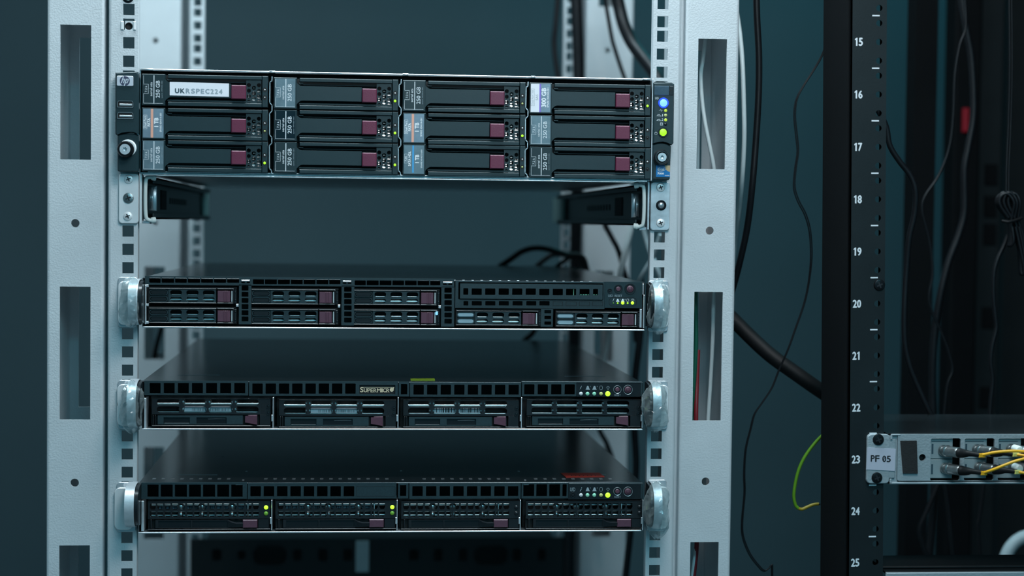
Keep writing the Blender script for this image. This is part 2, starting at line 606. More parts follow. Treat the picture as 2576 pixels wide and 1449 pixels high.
# ------------------------------------------------------------------ the grey rack frame
RZ0, RZ1 = -ZO + 90, 830.0
rack = empty('server_rack', (0, 330, -ZO))
tag(rack, 'open light grey steel rack frame with square-holed rails and slotted posts', 'rack')


def hole_zs(z0, z1):
    out = []
    for k in range(-18, 26):
        for j in range(3):
            z = -(k * 44.45 + 6.35 + j * 15.875)
            if z0 + 12 < z < z1 - 12:
                out.append(z)
    return out


def rail_plate(mb, xa, xb, hx, y0, y1, hw=4.87):
    """flat rail from xa to xb with a column of square holes centred on hx"""
    x = sorted((xa, xb))
    cuts = sorted(hole_zs(RZ0, RZ1))
    a, b = hx - hw, hx + hw
    zprev = RZ0
    vs, fs = [], []

    def q(x0, x1, z0, z1):
        mb.add([(x0, y0, z0), (x1, y0, z0), (x1, y0, z1), (x0, y0, z1)], [(0, 1, 2, 3)])
        mb.add([(x0, y1, z0), (x1, y1, z0), (x1, y1, z1), (x0, y1, z1)], [(3, 2, 1, 0)])
    for z in cuts:
        q(x[0], x[1], zprev, z - hw)
        q(x[0], a, z - hw, z + hw)
        q(b, x[1], z - hw, z + hw)
        p = rect(a, b, z - hw, z + hw)
        for i in range(4):
            (xa_, za_), (xb_, zb_) = p[i], p[(i + 1) % 4]
            mb.add([(xa_, y0, za_), (xb_, y0, zb_), (xb_, y1, zb_), (xa_, y1, za_)], [(0, 1, 2, 3)])
        zprev = z + hw
    q(x[0], x[1], zprev, RZ1)
    return mb


def slots(sx0, sx1, cx):
    hs, rs = [], []
    for k in range(-5, 5):
        zc = 112.3 - k * 224.8
        if RZ0 + 70 < zc < RZ1 - 70:
            hs.append(rect(sx0, sx1, zc - 57.7, zc + 57.7))
            if RZ0 + 200 < zc - 112.4:
                rs.append(circ(cx, zc - 112.4, 3.6, 16))
    return hs, rs


def post(name, sgn, yf, d, xo, sl, label, gd=24, rx=247.2):
    """box post (outer edge xo) with slots + groove + square-holed rail; yf = front plane, d = +1 box runs to the back"""
    e = empty(name, (sgn * 277, yf, RZ0), rack)
    e['label'] = label
    xi = 253.2
    m = MB()
    hs, rs = slots(*sorted((sgn * sl[0], sgn * sl[1])), sgn * (sl[0] + sl[1]) / 2)
    x0, x1 = sorted((sgn * (xo - 2.6), sgn * (xi + 2.2)))
    m.plate(rect(x0, x1, RZ0, RZ1), hs + rs, yf, yf + 2 * d)
    y2 = yf + 106 * d
    m.plate(rect(x0, x1, RZ0, RZ1), hs, y2, y2 - 2 * d)
    # rounded outer side
    arc = [(xo - 2.6 + 2.6 * math.sin(a), yf + d * (2.6 - 2.6 * math.cos(a))) for a in (0, .4, .8, 1.2, 1.57)]
    pl = [(sgn * p[0], p[1]) for p in arc] + [(sgn * xo, y2 - 2.6 * d)] + [(sgn * (xo - 2.6), y2)]
    m.sheet(pl, 2.0 * (-1 if sgn * d < 0 else 1), RZ0, RZ1)
    # inner side, groove and the step to the rail
    arc = [(xi + 2.2 - 2.2 * math.sin(a), yf + d * (2.2 - 2.2 * math.cos(a))) for a in (0, .4, .8, 1.2, 1.57)]
    pl = [(sgn * p[0], p[1]) for p in arc] + [(sgn * xi, y2 - 2 * d), (sgn * (xi + 2.2), y2)]
    m.sheet(pl, 2.0 * (1 if sgn * d < 0 else -1), RZ0, RZ1)
    obj('post_shell', m, 'grey_powder_coat', e, smooth=50)
    m = MB()
    m.sheet([(sgn * xi, yf + d * gd), (sgn * (rx + 2.4), yf + d * gd), (sgn * (rx + 2.2), yf + d * 1.8), (sgn * (rx + 1.4), yf + d * 0.6), (sgn * rx, yf)], 1.5 * (-1 if sgn * d > 0 else 1), RZ0, RZ1)
    rail_plate(m, sgn * rx, sgn * 224.4, sgn * 232.5, yf, yf + 2 * d)
    m.sheet([(sgn * 224.4, yf), (sgn * 224.0, yf + d * 0.6), (sgn * 224.0, yf + d * 9)], 1.6 * (-1 if sgn * d > 0 else 1), RZ0, RZ1)
    obj('mounting_rail', m, 'grey_powder_coat', e, smooth=40)
    return e


post('front_post', -1, 0, 1, 301.4, (264.2, 290.3), 'left front post with long slots and a square-holed rail')
post('front_post', 1, 0, 1, 301.6, (264.8, 290.6), 'right front post with long slots and a square-holed rail', 10)
post('rear_post', -1, 653, 1, 307.5, (271.0, 296.0), 'rear post seen blurred behind the left rail', 60, 240.5)
post('rear_post', 1, 653, 1, 313.0, (268.0, 292.0), 'rear post seen blurred behind the right rail', 60, 240.5)
for nm, z0, z1 in (('base_frame', -ZO, RZ0), ('top_frame', RZ1, RZ1 + 60)):
    m = MB()
    m.box(-305, 305, 0, 60, z0, z1, 3).box(-315, 315, 653, 760, z0, z1)
    for sg in (-1, 1):
        m.box(*sorted((sg * 305, sg * 250)), 60, 700, z0, z1)
    obj(nm, m, 'grey_smooth_coat', rack)


def G(u, v, z):
    """world (x, y) in mm where pixel (u, v) meets the level z"""
    a, b = (u - 1288.0) / FPX, -(v - 724.5) / FPX
    d = ax[0] * a + ax[1] + ax[2] * b
    t = (z - CZ) / d.z
    return CX + d.x * t, CY + d.y * t


def Pt(u, v, y):
    x, z = F(u, v, y)
    return (x, y, z)


def FR(u0, v0, u1, v1, y):
    return rect(*R(u0, v0, u1, v1, y))


# ------------------------------------------------------------------ screws
def screw(name, parent, cx, cz, y, r, m, style='cross', label=None):
    mb = MB()
    if style == 'cross':
        mb.lathe(cx, cz, [(0, y - 1.5), (r * .55, y - 1.45), (r * .9, y - 1.0), (r, y - .2), (r, y)], 18)
        mb.cur = 1
        for a in (0.4, 0.4 + math.pi / 2):
            c_, s_ = math.cos(a), math.sin(a)
            w_, l_ = r * .13, r * .52
            p = [(l_, w_), (-l_, w_), (-l_, -w_), (l_, -w_)]
            mb.quad([(cx + q[0] * c_ - q[1] * s_, cz + q[0] * s_ + q[1] * c_) for q in p], y - 1.56)
        mb.quad(circ(cx, cz, r * .24, 8), y - 1.58)
    elif style == 'torx':
        star = []
        for i in range(12):
            rr = r * (.46 if i % 2 == 0 else .30)
            a = math.pi * i / 6 + .2
            star.append((cx + rr * math.cos(a), cz + rr * math.sin(a)))
        mb.plate(circ(cx, cz, r, 20), [star], y - 2.2, y)
        mb.lathe(cx, cz, [(r * .4, y - .7), (r * .2, y - .5), (0, y - .4)], 12)
    else:
        mb.lathe(cx, cz, [(r * .6, y - .4), (r * .75, y - .5), (r, y - .3), (r, y)], 18)
        mb.cur = 2
        mb.lathe(cx, cz, [(0, y - 1.9), (r * .35, y - 1.8), (r * .52, y - 1.3), (r * .6, y - .4)], 18)
    return obj(name, mb, [m, 'print_black', 'steel'], parent, smooth=40, label=label)


# ------------------------------------------------------------------ two-unit server with twelve drive carriers
Y1 = -10.0
z1t, z1b = 132.6, 43.3
s1 = empty('disk_server', (0, 270, z1b))
tag(s1, 'two-unit black server with twelve drive carriers in four columns and maroon latches', 'server')
m = MB()
m.box(-221.5, 221.5, 12, 560, z1b + 1.2, z1t - 1.2)
m.cur = 1
m.box(-222, 222, -4, 560, z1t - 1.0, z1t)
m.box(-222, 222, -4, 560, z1b, z1b + 1.0)
m.box(-222.6, -221.6, -4, 560, z1b, z1t)
m.box(221.6, 222.6, -4, 560, z1b, z1t)
obj('chassis', m, ['dark_recess', 'steel'], s1)
# lips of folded steel along the top and bottom edge
m = MB()
for x0, x1 in ((-216, -112), (-107, 3), (8, 115), (119, 214)):
    m.tube([(x0, -7, z1t - .2), (x1, -7, z1t - .2)], .75, 8, 0)
for x0, x1 in ((-221, -211), (-112, -107), (3, 8), (115, 119), (214, 221)):
    m.box(x0, x1, -8, 0, z1t - 1.0, z1t + .9, .3)
m.tube([(-215, -7, z1b + 1.6), (212, -7, z1b + 1.6)], .55, 8, 0)
m.tube([(-219, -8, z1b - .9), (-208, -8, z1b - .9), (-205, -8, z1b - 1.4), (206, -8, z1b - 1.4), (210, -8, z1b - .4), (219, -8, z1b - .4)], .75, 8, 0)
m.box(-218, 218, -7, 10, z1b - .4, z1b + .2)
obj('front_lip', m, 'bright_steel', s1, smooth=50)
# drive bay dividers: thin folded steel with a jog at every row
cols = [(357.6, (185.9, 270.8, 351.5)), (689.3, (195.0, 276.0, 356.7)), (1013.5, (202.0, 283.5, 362.5)), (1332.0, (208.3, 289.0, 368.7))]
for i, (u, vs_) in enumerate(cols):
    xb = F(u, vs_[1], Y1)[0] - (4.3 if i == 0 else 3.5)
    tops = [F(u, v, Y1)[1] for v in vs_]
    pl = [(xb + 1.8, tops[0] + .5), (xb + 1.6, tops[0] - 3), (xb, tops[0] - 4.2)]
    for k in (1, 2):
        pl += [(xb - .1, tops[k] + 6), (xb + 1.9, tops[k] + 3.6), (xb + 1.9, tops[k] - 1.2), (xb - .2, tops[k] - 3.6)]
    pl += [(xb, tops[2] - 23), (xb + 1.9, tops[2] - 25), (xb + 1.9, z1b + 1.5)]
    m = MB()
    m.wire(pl, .75, -12.5, 8 if i else -1.0)
    obj('bay_divider', m, 'steel', s1)
m = MB().box(F(1637.5, 330, Y1)[0], F(1640.5, 330, Y1)[0], -13, 5, z1b, z1t, .3)
obj('bay_divider', m, 'bright_steel', s1)

CW, CH = 107.0, 26.9


def cb(m, x0, x1, t, b, y0, y1, c=0.0):
    return m.box(x0, x1, y0, y1, -b, -t, c)


def carrier_meshes():
    m = MB()
    m.cur = 1
    cb(m, 0, CW, .2, CH, 6.0, 25)
    m.cur = 0
    cb(m, 0, 19.7, 0, CH, -2.2, 7, .45)
    # lever with the rounded shoulders where it grows out of the label block
    sh = [(19.0, -3.2), (20.3, -5.3), (22.6, -6.8), (24, -7.1), (75.6, -7.1), (75.6, -19.6), (24, -19.6), (22.4, -20.2), (20.4, -22), (19.0, -24)]
    m.dome(sh, -2.0, 7, .3)
    cb(m, 22.0, 101.8, .2, 3.3, -2.2, 4, .35)
    cb(m, 22.0, 89.0, 5.2, 6.0, 2.6, 6, .2)
    cb(m, 22.0, 101.8, 21.5, 23.1, -.8, 4, .25)
    cb(m, 22.0, 101.8, 23.5, CH, -2.2, 4, .4)
    cb(m, 21.4, 25.2, 4.2, 5.0, -1.2, 2, .15)
    cb(m, 21.4, 25.2, 21.7, 22.8, -1.4, 2, .15)
    holes = []
    for hx, rows in ((90.6, (7.8, 12.6, 17.4, 22.2)), (94.9, (10.2, 14.9, 19.6)), (99.2, (7.8, 12.6, 17.6, 22.2))):
        holes += [circ(hx, -r, 1.9, 6, math.pi / 6) for r in rows]
    m.plate(rect(88.3, 101.1, -23.6, -3.6), holes, -.9, .2)
    cb(m, 102.0, CW, 0, CH, -2.2, 7, .45)
    body = m.mesh('carrier_body', ['black_plastic', 'dark_recess'])
    m = MB()
    m.dome(rrect(75.9, 88.4, -20.3, -8.3, .5), -4.4, 4, .7)
    latch = m.mesh('release_latch', 'maroon_plastic')
    m = MB()
    for xa_, xb_, ta, tb, ya, yb in ((97.4, 101.2, 20.6, 23.8, 1.0, 2.2), (97.4, 99.9, 16.2, 19.2, 1.0, 2.4), (93.4, 96.2, 18.0, 21.4, 1.1, 2.2),
                                     (97.6, 100.8, 11.6, 13.6, 1.2, 2.0), (93.6, 95.2, 12.6, 15.6, 1.0, 2.4), (94.2, 96.4, 8.6, 10.4, 1.2, 1.9), (89.8, 91.0, 15.8, 18.4, 1.2, 2.2)):
        m.add([(xa_, ya, -tb), (xb_, ya, -tb), (xb_, yb, -ta), (xa_, yb, -ta), (xa_, 3.4, -tb), (xb_, 3.4, -tb), (xb_, 3.4, -ta), (xa_, 3.4, -ta)],
              [(0, 1, 2, 3), (4, 5, 6, 7), (0, 1, 5, 4), (1, 2, 6, 5), (2, 3, 7, 6), (3, 0, 4, 7)])
    shine = m.mesh('casing_glints', 'drive_metal')  # casing cut down to metal facets, tilted to make glints
    m = MB()
    for t in (11.7, 18.4):
        m.lathe(104.3, -t, [(0, -2.3), (1.5, -2.3), (1.85, -2.32), (1.9, -2)], 16)
    bez = m.mesh('indicator_ring', 'dark_recess')
    m = MB()
    m.lathe(104.3, -11.7, [(0, -2.75), (.45, -2.65), (.7, -2.3), (.7, -2)], 10)
    dot = m.mesh('indicator', 'led_off')  # white dot painting the highlight on the unlit lamp
    leds = {}
    for k, mt, r in (('on', 'led_green', 1.15), ('dim', 'led_pale_yellow', .85), ('off', 'led_off', .6), ('dark', 'black_plastic_smooth', .8)):
        m = MB()
        m.lathe(104.3, -18.4, [(0, -3.0), (r * .6, -2.9), (r, -2.4), (r, -2)], 12)
        leds[k] = m.mesh('status_led', mt)
    return body, latch, shine, bez, dot, leds


C_BODY, C_LATCH, C_SHINE, C_BEZ, C_DOT, C_LED = carrier_meshes()
YL = -2.45


def label_for(kind):
    """paper label mesh and its print mesh, local to a carrier"""
    a, b = MB(), MB()
    x0, x1, t0, t1 = 1.0, 18.4, 1.0, CH - 1.3
    if kind in ('dark', 'light', 'gloss', 'grey'):
        bg = {'dark': 'label_dark', 'light': 'label_sheen', 'gloss': 'label_black_gloss', 'grey': 'label_blue_grey'}[kind]
        a.box(x0, x1, YL, YL + .2, -t1, -t0)
        y = YL - .05
        b.quad(rect(10.0, 10.6, -t1 + .2, -t0 - .2), y)
        b.quad(rect(1.4, 1.6, -t1 + .4, -t0 - .4), y)
        b.quad(rect(1.4, x1 - .4, -t1 + .4, -t1 + .6), y)
        b.ringline(rect(1.5, 5.6, -16.9, -8.9), .22, y)
        b.text('7.2 k', 2.7, 4.5, -15.6, -10.2, y, 1, .0)
        b.text('serial ata', 6.9, 8.9, -18.9, -7.2, y, 1, .0)
        b.text('250 GB', 11.9, 15.2, -20.3, -5.7, y, 1, .03)
        b.cur = 1
        b.text('spare: 397553-001', 16.6, 17.7, -20.6, -5.9, y, 1)
        return a.mesh('label_sticker', bg), b.mesh('label_print', ['print_white', 'print_grey'])
    if kind == 'fata':
        a.box(x0, x1, YL, YL + .2, -t1, -t0)
        y = YL - .05
        b.cur = 1
        b.quad(rect(7.6, 9.7, -t1, -t0), y)
        b.cur = 0
        b.ringline(rect(1.3, 4.4, -18.2, -6.4), .25, y)
        b.text('Dual Port', 1.9, 3.7, -17.2, -7.3, y, 1, .08)
        b.text('FATA', 4.9, 7.0, -15.9, -9.2, y, 1, .14)
        b.text('1 TB', 10.6, 13.9, -16.2, -8.7, y, 1, .22)
        b.text('SPARE 454414-001', 15.2, 16.7, -20.6, -4.5, y, 1, .05)
        return a.mesh('label_sticker', 'label_blue_grey'), b.mesh('label_print', ['print_white', 'print_orange'])
    if kind == 'mdl':
        a.box(x0, x1, YL, YL + .2, -t1, -t0)
        y = YL - .05
        b.cur = 1
        b.quad(rect(8.2, 9.6, -t1 + .8, -t0), y)
        b.cur = 0
        b.ringline(rect(1.3, 3.9, -16.6, -8.7), .2, y)
        b.text('7.2K', 1.9, 3.3, -15, -10.3, y, 1, .07)
        b.text('SATA MDL', 4.8, 6.9, -19, -6.3, y, 1, .1)
        b.text('1 TB', 10.8, 14.0, -16.2, -9.2, y, 1, .2)
        b.text('SPARE 454273-001', 15.6, 16.8, -20.6, -4.6, y, 1, .02)
        return a.mesh('label_sticker', 'label_sheen'), b.mesh('label_print', ['print_white', 'print_blue'])
    a.box(x0, x1, YL, YL + .2, -t1, -t0)
    a.cur = 1
    a.box(x0, 8.6, YL - .03, YL + .2, -t1, -t0)
    y = YL - .08
    b.cur = 1
    b.quad(rect(8.6, 9.9, -t1, -t0), y)
    b.cur = 2
    b.ringline(rect(1.3, 4.3, -20, -5.4), .18, y)
    b.text('Dual Port 15K', 2.0, 3.5, -19, -6.2, y, 1)
    b.text('SAS', 5.3, 7.5, -15.2, -10.2, y, 1)
    b.cur = 0
    b.text('300 GB', 10.6, 14.4, -21, -4.6, y, 1, .22)
    b.text('SPARE 454360-001', 15.3, 16.8, -21.3, -4.3, y, 1, .06)
    return a.mesh('label_sticker', ['label_blue_grey', 'paper_white']), b.mesh('label_print', ['print_white', 'print_purple', 'print_grey'])


LAB = {k: label_for(k) for k in ('dark', 'light', 'gloss', 'grey', 'fata', 'mdl', 'sas')}
PLAN = [[('dark', 'off'), ('fata', 'dim'), ('light', 'on')],
        [('light', 'on'), ('gloss', 'on'), ('dark', 'on')],
        [('dark', 'dim'), ('fata', 'on'), ('mdl', 'dim')],
        [('sas', 'on'), ('light', 'dark'), ('dark', 'dark')]]
LTXT = {'dark': 'carrier with a dark 250 GB label', 'light': 'carrier with a 250 GB label coloured pale with reflected sheen', 'gloss': 'carrier with a glossy black 250 GB label',
        'fata': 'carrier with a grey-blue 1 TB label crossed by an orange line', 'mdl': 'carrier with a grey 1 TB label crossed by a blue line',
        'sas': 'carrier with a white and blue 300 GB label'}
for ci, (u, vs_) in enumerate(cols):
    for ri, v in enumerate(vs_):
        x, z = F(u, v, Y1)
        kind, led = PLAN[ci][ri]
        e = inst('drive_carrier', C_BODY, (x, Y1, z), s1)
        e['label'] = LTXT[kind] + (' and a white name strip' if ci == ri == 0 else '')
        inst('release_latch', C_LATCH, (x, Y1, z), e)['label'] = 'maroon latch'
        inst('casing_glints', C_SHINE, (x, Y1, z), e)
        inst('indicator_ring', C_BEZ, (x, Y1, z), e)
        if (ci, ri) != (9, 9):
            inst('indicator', C_DOT, (x, Y1, z), e)
        inst('status_led', C_LED[led], (x, Y1, z), e)
        inst('label_sticker', LAB[kind][0], (x, Y1, z), e)
        inst('label_print', LAB[kind][1], (x, Y1, z), e)
        if ci == ri == 0:
            yy = Y1 - 2.35
            p = [F(427, 206, yy), F(576, 210, yy), F(576, 243.5, yy), F(427, 240, yy)]
            m = MB()
            m.prism(p, yy - .15, yy + .1)
            o = obj('name_strip', m, 'paper_white', e, label='white name strip')
            # typed letters, the ink worn in the middle of the word
            m = MB()
            ink = [0, 0, 2, 2, 2, 2, 2, 1, 1, 1]
            x0_, x1_ = F(439, 230, yy)[0], F(561, 230, yy)[0]
            zc = F(500, 229.5, yy)[1]
            ws = [1.0, 1.05, 1.0, .95, .9, .85, 1.0, .8, .8, .85]
            tot = sum(ws)
            xx = x0_
            for ch, wd, ik in zip('UKRSPEC224', ws, ink):
                w_ = (x1_ - x0_) * wd / tot
                m.cur = ik
                m.text(ch, xx + .55, xx + w_ - .65, zc - 1.9, zc + 1.9, yy - .2, 0, .26)
                xx += w_
            obj('name_print', m, ['print_dark', 'print_grey', 'print_faded'], e)

# left ear of the two-unit server
YE = -15.0
ear = empty('left_ear', Pt(318, 432, YE), s1)
m = MB()
p = [F(290, 182, YE), F(345, 180, YE), F(349, 186, YE), F(349, 338, YE), F(338, 333, YE), F(322, 332.5, YE), F(304, 335, YE), F(293, 340, YE), F(290, 336, YE)]
m.dome(p, YE, -.4, 1.0)
p = [F(295, 341, YE), F(305, 338, YE), F(322, 336, YE), F(338, 337, YE), F(349, 341, YE), F(349, 430, YE), F(347, 432, YE), F(297, 431, YE), F(295, 429, YE)]
m.dome(p, YE + 1.5, -.4, .8)
m.prism([F(309, 177.5, YE), F(337, 177.5, YE), F(338, 183, YE), F(308, 183, YE)], YE + 4, -1)
obj('ear_cover', m, 'black_plastic', ear, smooth=30)
m = MB()
x0, x1, z0, z1 = R(294, 191, 335.5, 216.5, YE)
m.dome(rrect(x0, x1, z0, z1, 1.0), YE - .6, YE + .5, .3)
m.cur = 1
cx, cz = (x0 + x1) / 2 - .2, (z0 + z1) / 2
m.quad(circ(cx, cz, 4.25, 24), YE - .64)
m.cur = 0


def sl_bar(mb, ax_, az, w_, h_, y, k=.32):
    mb.quad([(cx + ax_ + k * az, cz + az), (cx + ax_ + w_ + k * az, cz + az), (cx + ax_ + w_ + k * (az + h_), cz + az + h_), (cx + ax_ + k * (az + h_), cz + az + h_)], y)


yl = YE - .69
sl_bar(m, -2.75, -1.9, .85, 6.3, yl)
sl_bar(m, -1.9, 1.1, 1.5, .7, yl)
sl_bar(m, -.95, -1.9, .85, 3.3, yl)
sl_bar(m, .45, -4.4, .85, 6.2, yl)
sl_bar(m, 1.3, 1.1, 1.5, .7, yl)
sl_bar(m, 2.2, -1.9, .8, 3.3, yl)
sl_bar(m, 1.3, -1.9, 1.3, .65, yl)
obj('logo_badge', m, ['logo_silver', 'logo_ink'], ear, label='silver badge with a round logo')
for v0, v1 in ((252.5, 271), (281.5, 299.5)):
    m = MB()
    x0, x1, z0, z1 = R(294.5, v0, 336, v1, YE)
    m.plate([(x0, z0), (x1, z0), (x1, z1 - 1.4), (x1 - 1.2, z1), (x0 + 1.2, z1), (x0, z1 - 1.4)], [rect(x0 + .6, x1 - .6, z0 + .6, z1 - 1.3)], YE - .5, YE + .5)
    m.cur = 1
    m.box(x0 + .6, x1 - .6, YE - .3, YE, z0 + .6, z1 - 1.3)
    m.cur = 2
    m.ringline([(x0 + .4, z0 + .4), (x1 - .4, z0 + .4), (x1 - .4, z1 - 1.6), (x1 - 1.4, z1 - .5), (x0 + 1.4, z1 - .5), (x0 + .4, z1 - 1.6)], .28, YE - .55)
    m.box(x0 + 2.0, x1 - 1.2, YE - .7, YE - .2, z0 + 1.7, z0 + 3.3, .2)
    obj('usb_port', m, ['black_plastic_smooth', 'dark_recess', 'steel'], ear)
cx1, cz1 = F(318, 375, YE)
m = MB()
m.lathe(cx1 + 1.2, cz1 + 1.0, [(6.2, YE - .4), (7.2, YE - .2), (7.2, YE + 1.5)], 24)
m.lathe(cx1 + 1.2, cz1 + 1.0, [(0, YE - .35), (6.2, YE - .4)], 24)
m.cur = 1
m.lathe(cx1 - .2, cz1 - .4, [(4.3, YE - 6), (6.2, YE - 6), (7.0, YE - 5), (7.0, YE)], 24)
obj('thumb_screw', m, ['white_bracket', 'screw_black'], ear, smooth=40)
screw('screw_head', ear, cx1 - .4, cz1 - .4, YE - 4.6, 4.5, 'zinc', 'torx')

# right ear with indicators
ear = empty('right_ear', Pt(1668, 453, YE), s1)
m = MB()
p = [F(1644, 208, YE), F(1690, 207.5, YE), F(1696.5, 212, YE), F(1694.5, 360, YE), F(1690, 365, YE), F(1680, 360, YE), F(1668, 357, YE), F(1655, 358, YE), F(1643, 361, YE)]
m.dome(p, YE, -.4, .9)
p = [F(1643, 364, YE), F(1655, 361, YE), F(1668, 360, YE), F(1680, 363, YE), F(1689, 368, YE), F(1686, 449, YE), F(1683, 453, YE), F(1642, 451, YE)]
m.dome(p, YE + 1.5, -.4, .8)
m.prism([F(1652, 203.5, YE), F(1676, 204.5, YE), F(1677, 209, YE), F(1651, 209, YE)], YE + 4, -1)
obj('ear_cover', m, 'black_plastic', ear, smooth=30)
m = MB()
x0, x1, z0, z1 = R(1646, 216.5, 1693.5, 239.5, YE)
m.box(x0, x1 - 3.6, YE - .5, YE + .5, z0, z1, .3)
m.cur = 1
m.box(x1 - 3.4, x1, YE - .5, YE + .5, z0, z1, .3)
m.cur = 2
m.quad(circ(x1 - 2.6, z0 + 4.3, .9, 10), YE - .55)
obj('display_window', m, ['display_glass', 'black_plastic_smooth', 'dark_recess'], ear)


def button(name, parent, u, v, y, r, mt, ring, rr, label=None):
    x, z = F(u, v, y)
    mb = MB()
    mb.lathe(x, z, [(0, y - 1.1), (r * .7, y - 1.0), (r, y - .6), (r, y)], 20)
    mb.cur = 1
    mb.lathe(x, z, [(r, y - .5), (r + .2, y - .7), (rr - .2, y - .7), (rr, y - .3), (rr, y)], 20)
    return obj(name, mb, [mt, ring], parent, smooth=40, label=label)


button('power_button', ear, 1669, 259, YE, 3.3, 'led_blue', 'led_blue_glow', 4.7, 'round button glowing blue')
button('power_button', ear, 1668, 333, YE, 3.2, 'led_green', 'black_plastic_smooth', 4.6, 'round button glowing green')
for u, v, mt in ((1674.5, 278, 'led_yellow'), (1674.5, 290, 'led_pale_yellow'), (1674.5, 301.5, 'led_yellow'), (1674, 313, 'black_plastic_smooth')):
    x, z = F(u, v, YE)
    m = MB().lathe(x, z, [(0, YE - .5), (1.0, YE - .4), (1.4, YE - .1), (1.4, YE + .2)], 12)
    obj('status_led', m, mt, ear, smooth=60)
m = MB()
y = YE - .08
m.text('UID', *R(1648, 244.5, 1657, 250, y), y)
m.text('1', *R(1666, 287, 1667.5, 293, y), y)
m.text('2', *R(1665, 298, 1668.5, 304, y), y)
x, z = F(1663, 277.5, y)
for a, b in (((-1.8, 0), (-.6, 0)), ((-.6, 0), (-.2, 1.1)), ((-.2, 1.1), (.2, -1.1)), ((.2, -1.1), (.6, 0)), ((.6, 0), (1.5, 0))):
    m.wire([(x + a[0], z + a[1]), (x + b[0], z + b[1])], .22, y, y + .05)
for v in (290, 301.5):
    x, z = F(1658, v, y)
    for dx, dz in ((-1.7, -.5), (0, .6), (0, -.7), (1.6, -.7), (-1.0, .4)):
        m.quad(rect(x + dx - .3, x + dx + .3, z + dz - .28, z + dz + .28), y)
    m.quad(rect(x - 1.7, x + 1.7, z - .06, z + .06), y)
x, z = F(1664, 312, y)
m.ringline(rect(x - 1, x + 1, z - 1.1, z + 1.1), .3, y)
m.quad(rect(x - 1, x + 1, z - .15, z + .15), y)
x, z = F(1650, 335.5, y)
m.ringline(circ(x, z, 1.2, 12), .25, y)
m.quad(rect(x - .15, x + .15, z, z + 1.5), y)
obj('ear_print', m, 'print_white', ear)
cx1, cz1 = F(1663, 396, YE)
m = MB()
m.lathe(cx1, cz1, [(4.6, YE - 4.5), (6.2, YE - 4.5), (6.9, YE - 3.5), (6.9, YE + 1)], 24)
m.cur = 1
m.lathe(cx1, cz1, [(4.9, YE - 4.7), (5.4, YE - 4.75), (5.6, YE - 4.5)], 24)
obj('thumb_screw', m, ['black_plastic_smooth', 'black_plastic'], ear, smooth=40)
screw('screw_head', ear, cx1, cz1, YE - 3.4, 3.9, 'bright_steel', 'torx')
m = MB()
x0, x1, z0, z1 = R(1651, 416, 1686, 445, YE)
yk = YE + 1.3
m.box(x0, x1, yk, yk + .2, z0, z1)
m.cur = 1
cpl = [(x0 + (x1 - x0) * .62, z1)] + [(x1 - (x1 - x0) * .38 * math.cos(a), z1 - (z1 - z0) * .55 * math.sin(a)) for a in (.3, .7, 1.1, 1.57)] + [(x1, z1)]
m.quad(cpl, yk - .03)
m.cur = 2
m.ringline([(x0 + (x1 - x0) * .40 + 3.6 * math.cos(a), z0 + (z1 - z0) * .68 + 1.9 * math.sin(a) + .5 * math.cos(a)) for a in [2 * math.pi * i / 20 for i in range(20)]], .3, yk - .05)
m.text('intel', x0 + 1.6, x0 + 7.2, z0 + 5.6, z0 + 8.1, yk - .06, 0, .1)
m.text('Xeon', x0 + 1.2, x0 + 6.9, z0 + 2.2, z0 + 4.4, yk - .06, 0, .14)
m.text('inside', x1 - 4.4, x1 - .5, z0 + .9, z0 + 1.9, yk - .06, 0, .05)
obj('processor_sticker', m, ['intel_blue', 'print_amber', 'print_white'], ear, label='small blue sticker with a beige corner')


# ------------------------------------------------------------------ one-unit servers
def chassis(name, label, zt, zb, xl, xr, lipz, cat='server', holes=None):
    e = empty(name, (0, 270, zb))
    tag(e, label, cat)
    m = MB()
    m.box(xl + 1, xr - 1, 30, 540, zb + 1, zt - 1.4)
    m.box(xl + 1, xr - 1, 4, 30, zb + .5, zb + 1.5)
    m.cur = 1
    m.box(xl, xl + 1, -6, 540, zb + .6, zt - .4)
    m.box(xr - 1, xr, -6, 540, zb + .6, zt - .4)
    m.cur = 2
    m.box(xl, xr, -7, 540, zb, zb + .8)
    obj('chassis', m, ['dark_recess', 'dark_bay', 'steel'], e)
    m = MB()
    m.box(xl, xr, -3.5, 540, zt - 1.2, zt, .4)
    obj('lid', m, 'server_lid', e)
    m = MB()
    m.tube([(xl + .6, -8.2, lipz), (xr - .6, -8.2, lipz)], .72, 10, 0)
    m.box(xl, xr, -8, 0, lipz - .5, lipz + .2)
    obj('front_lip', m, 'bright_steel', e, smooth=60)
    return e


def bezel(name, parent, outer, holes, y0=-8.0, y1=-5.0, mt='dark_bezel', r=.5, label=None):
    m = MB()
    m.plate(FR(*outer, y0), [rrect(*R(*h, y0), r, 2) for h in holes], y0, y1)
    return obj(name, m, mt, parent, label=label)


def pillp(x0, x1, t, b, n=4):
    return rrect(x0, x1, -b, -t, (b - t) / 2, n)


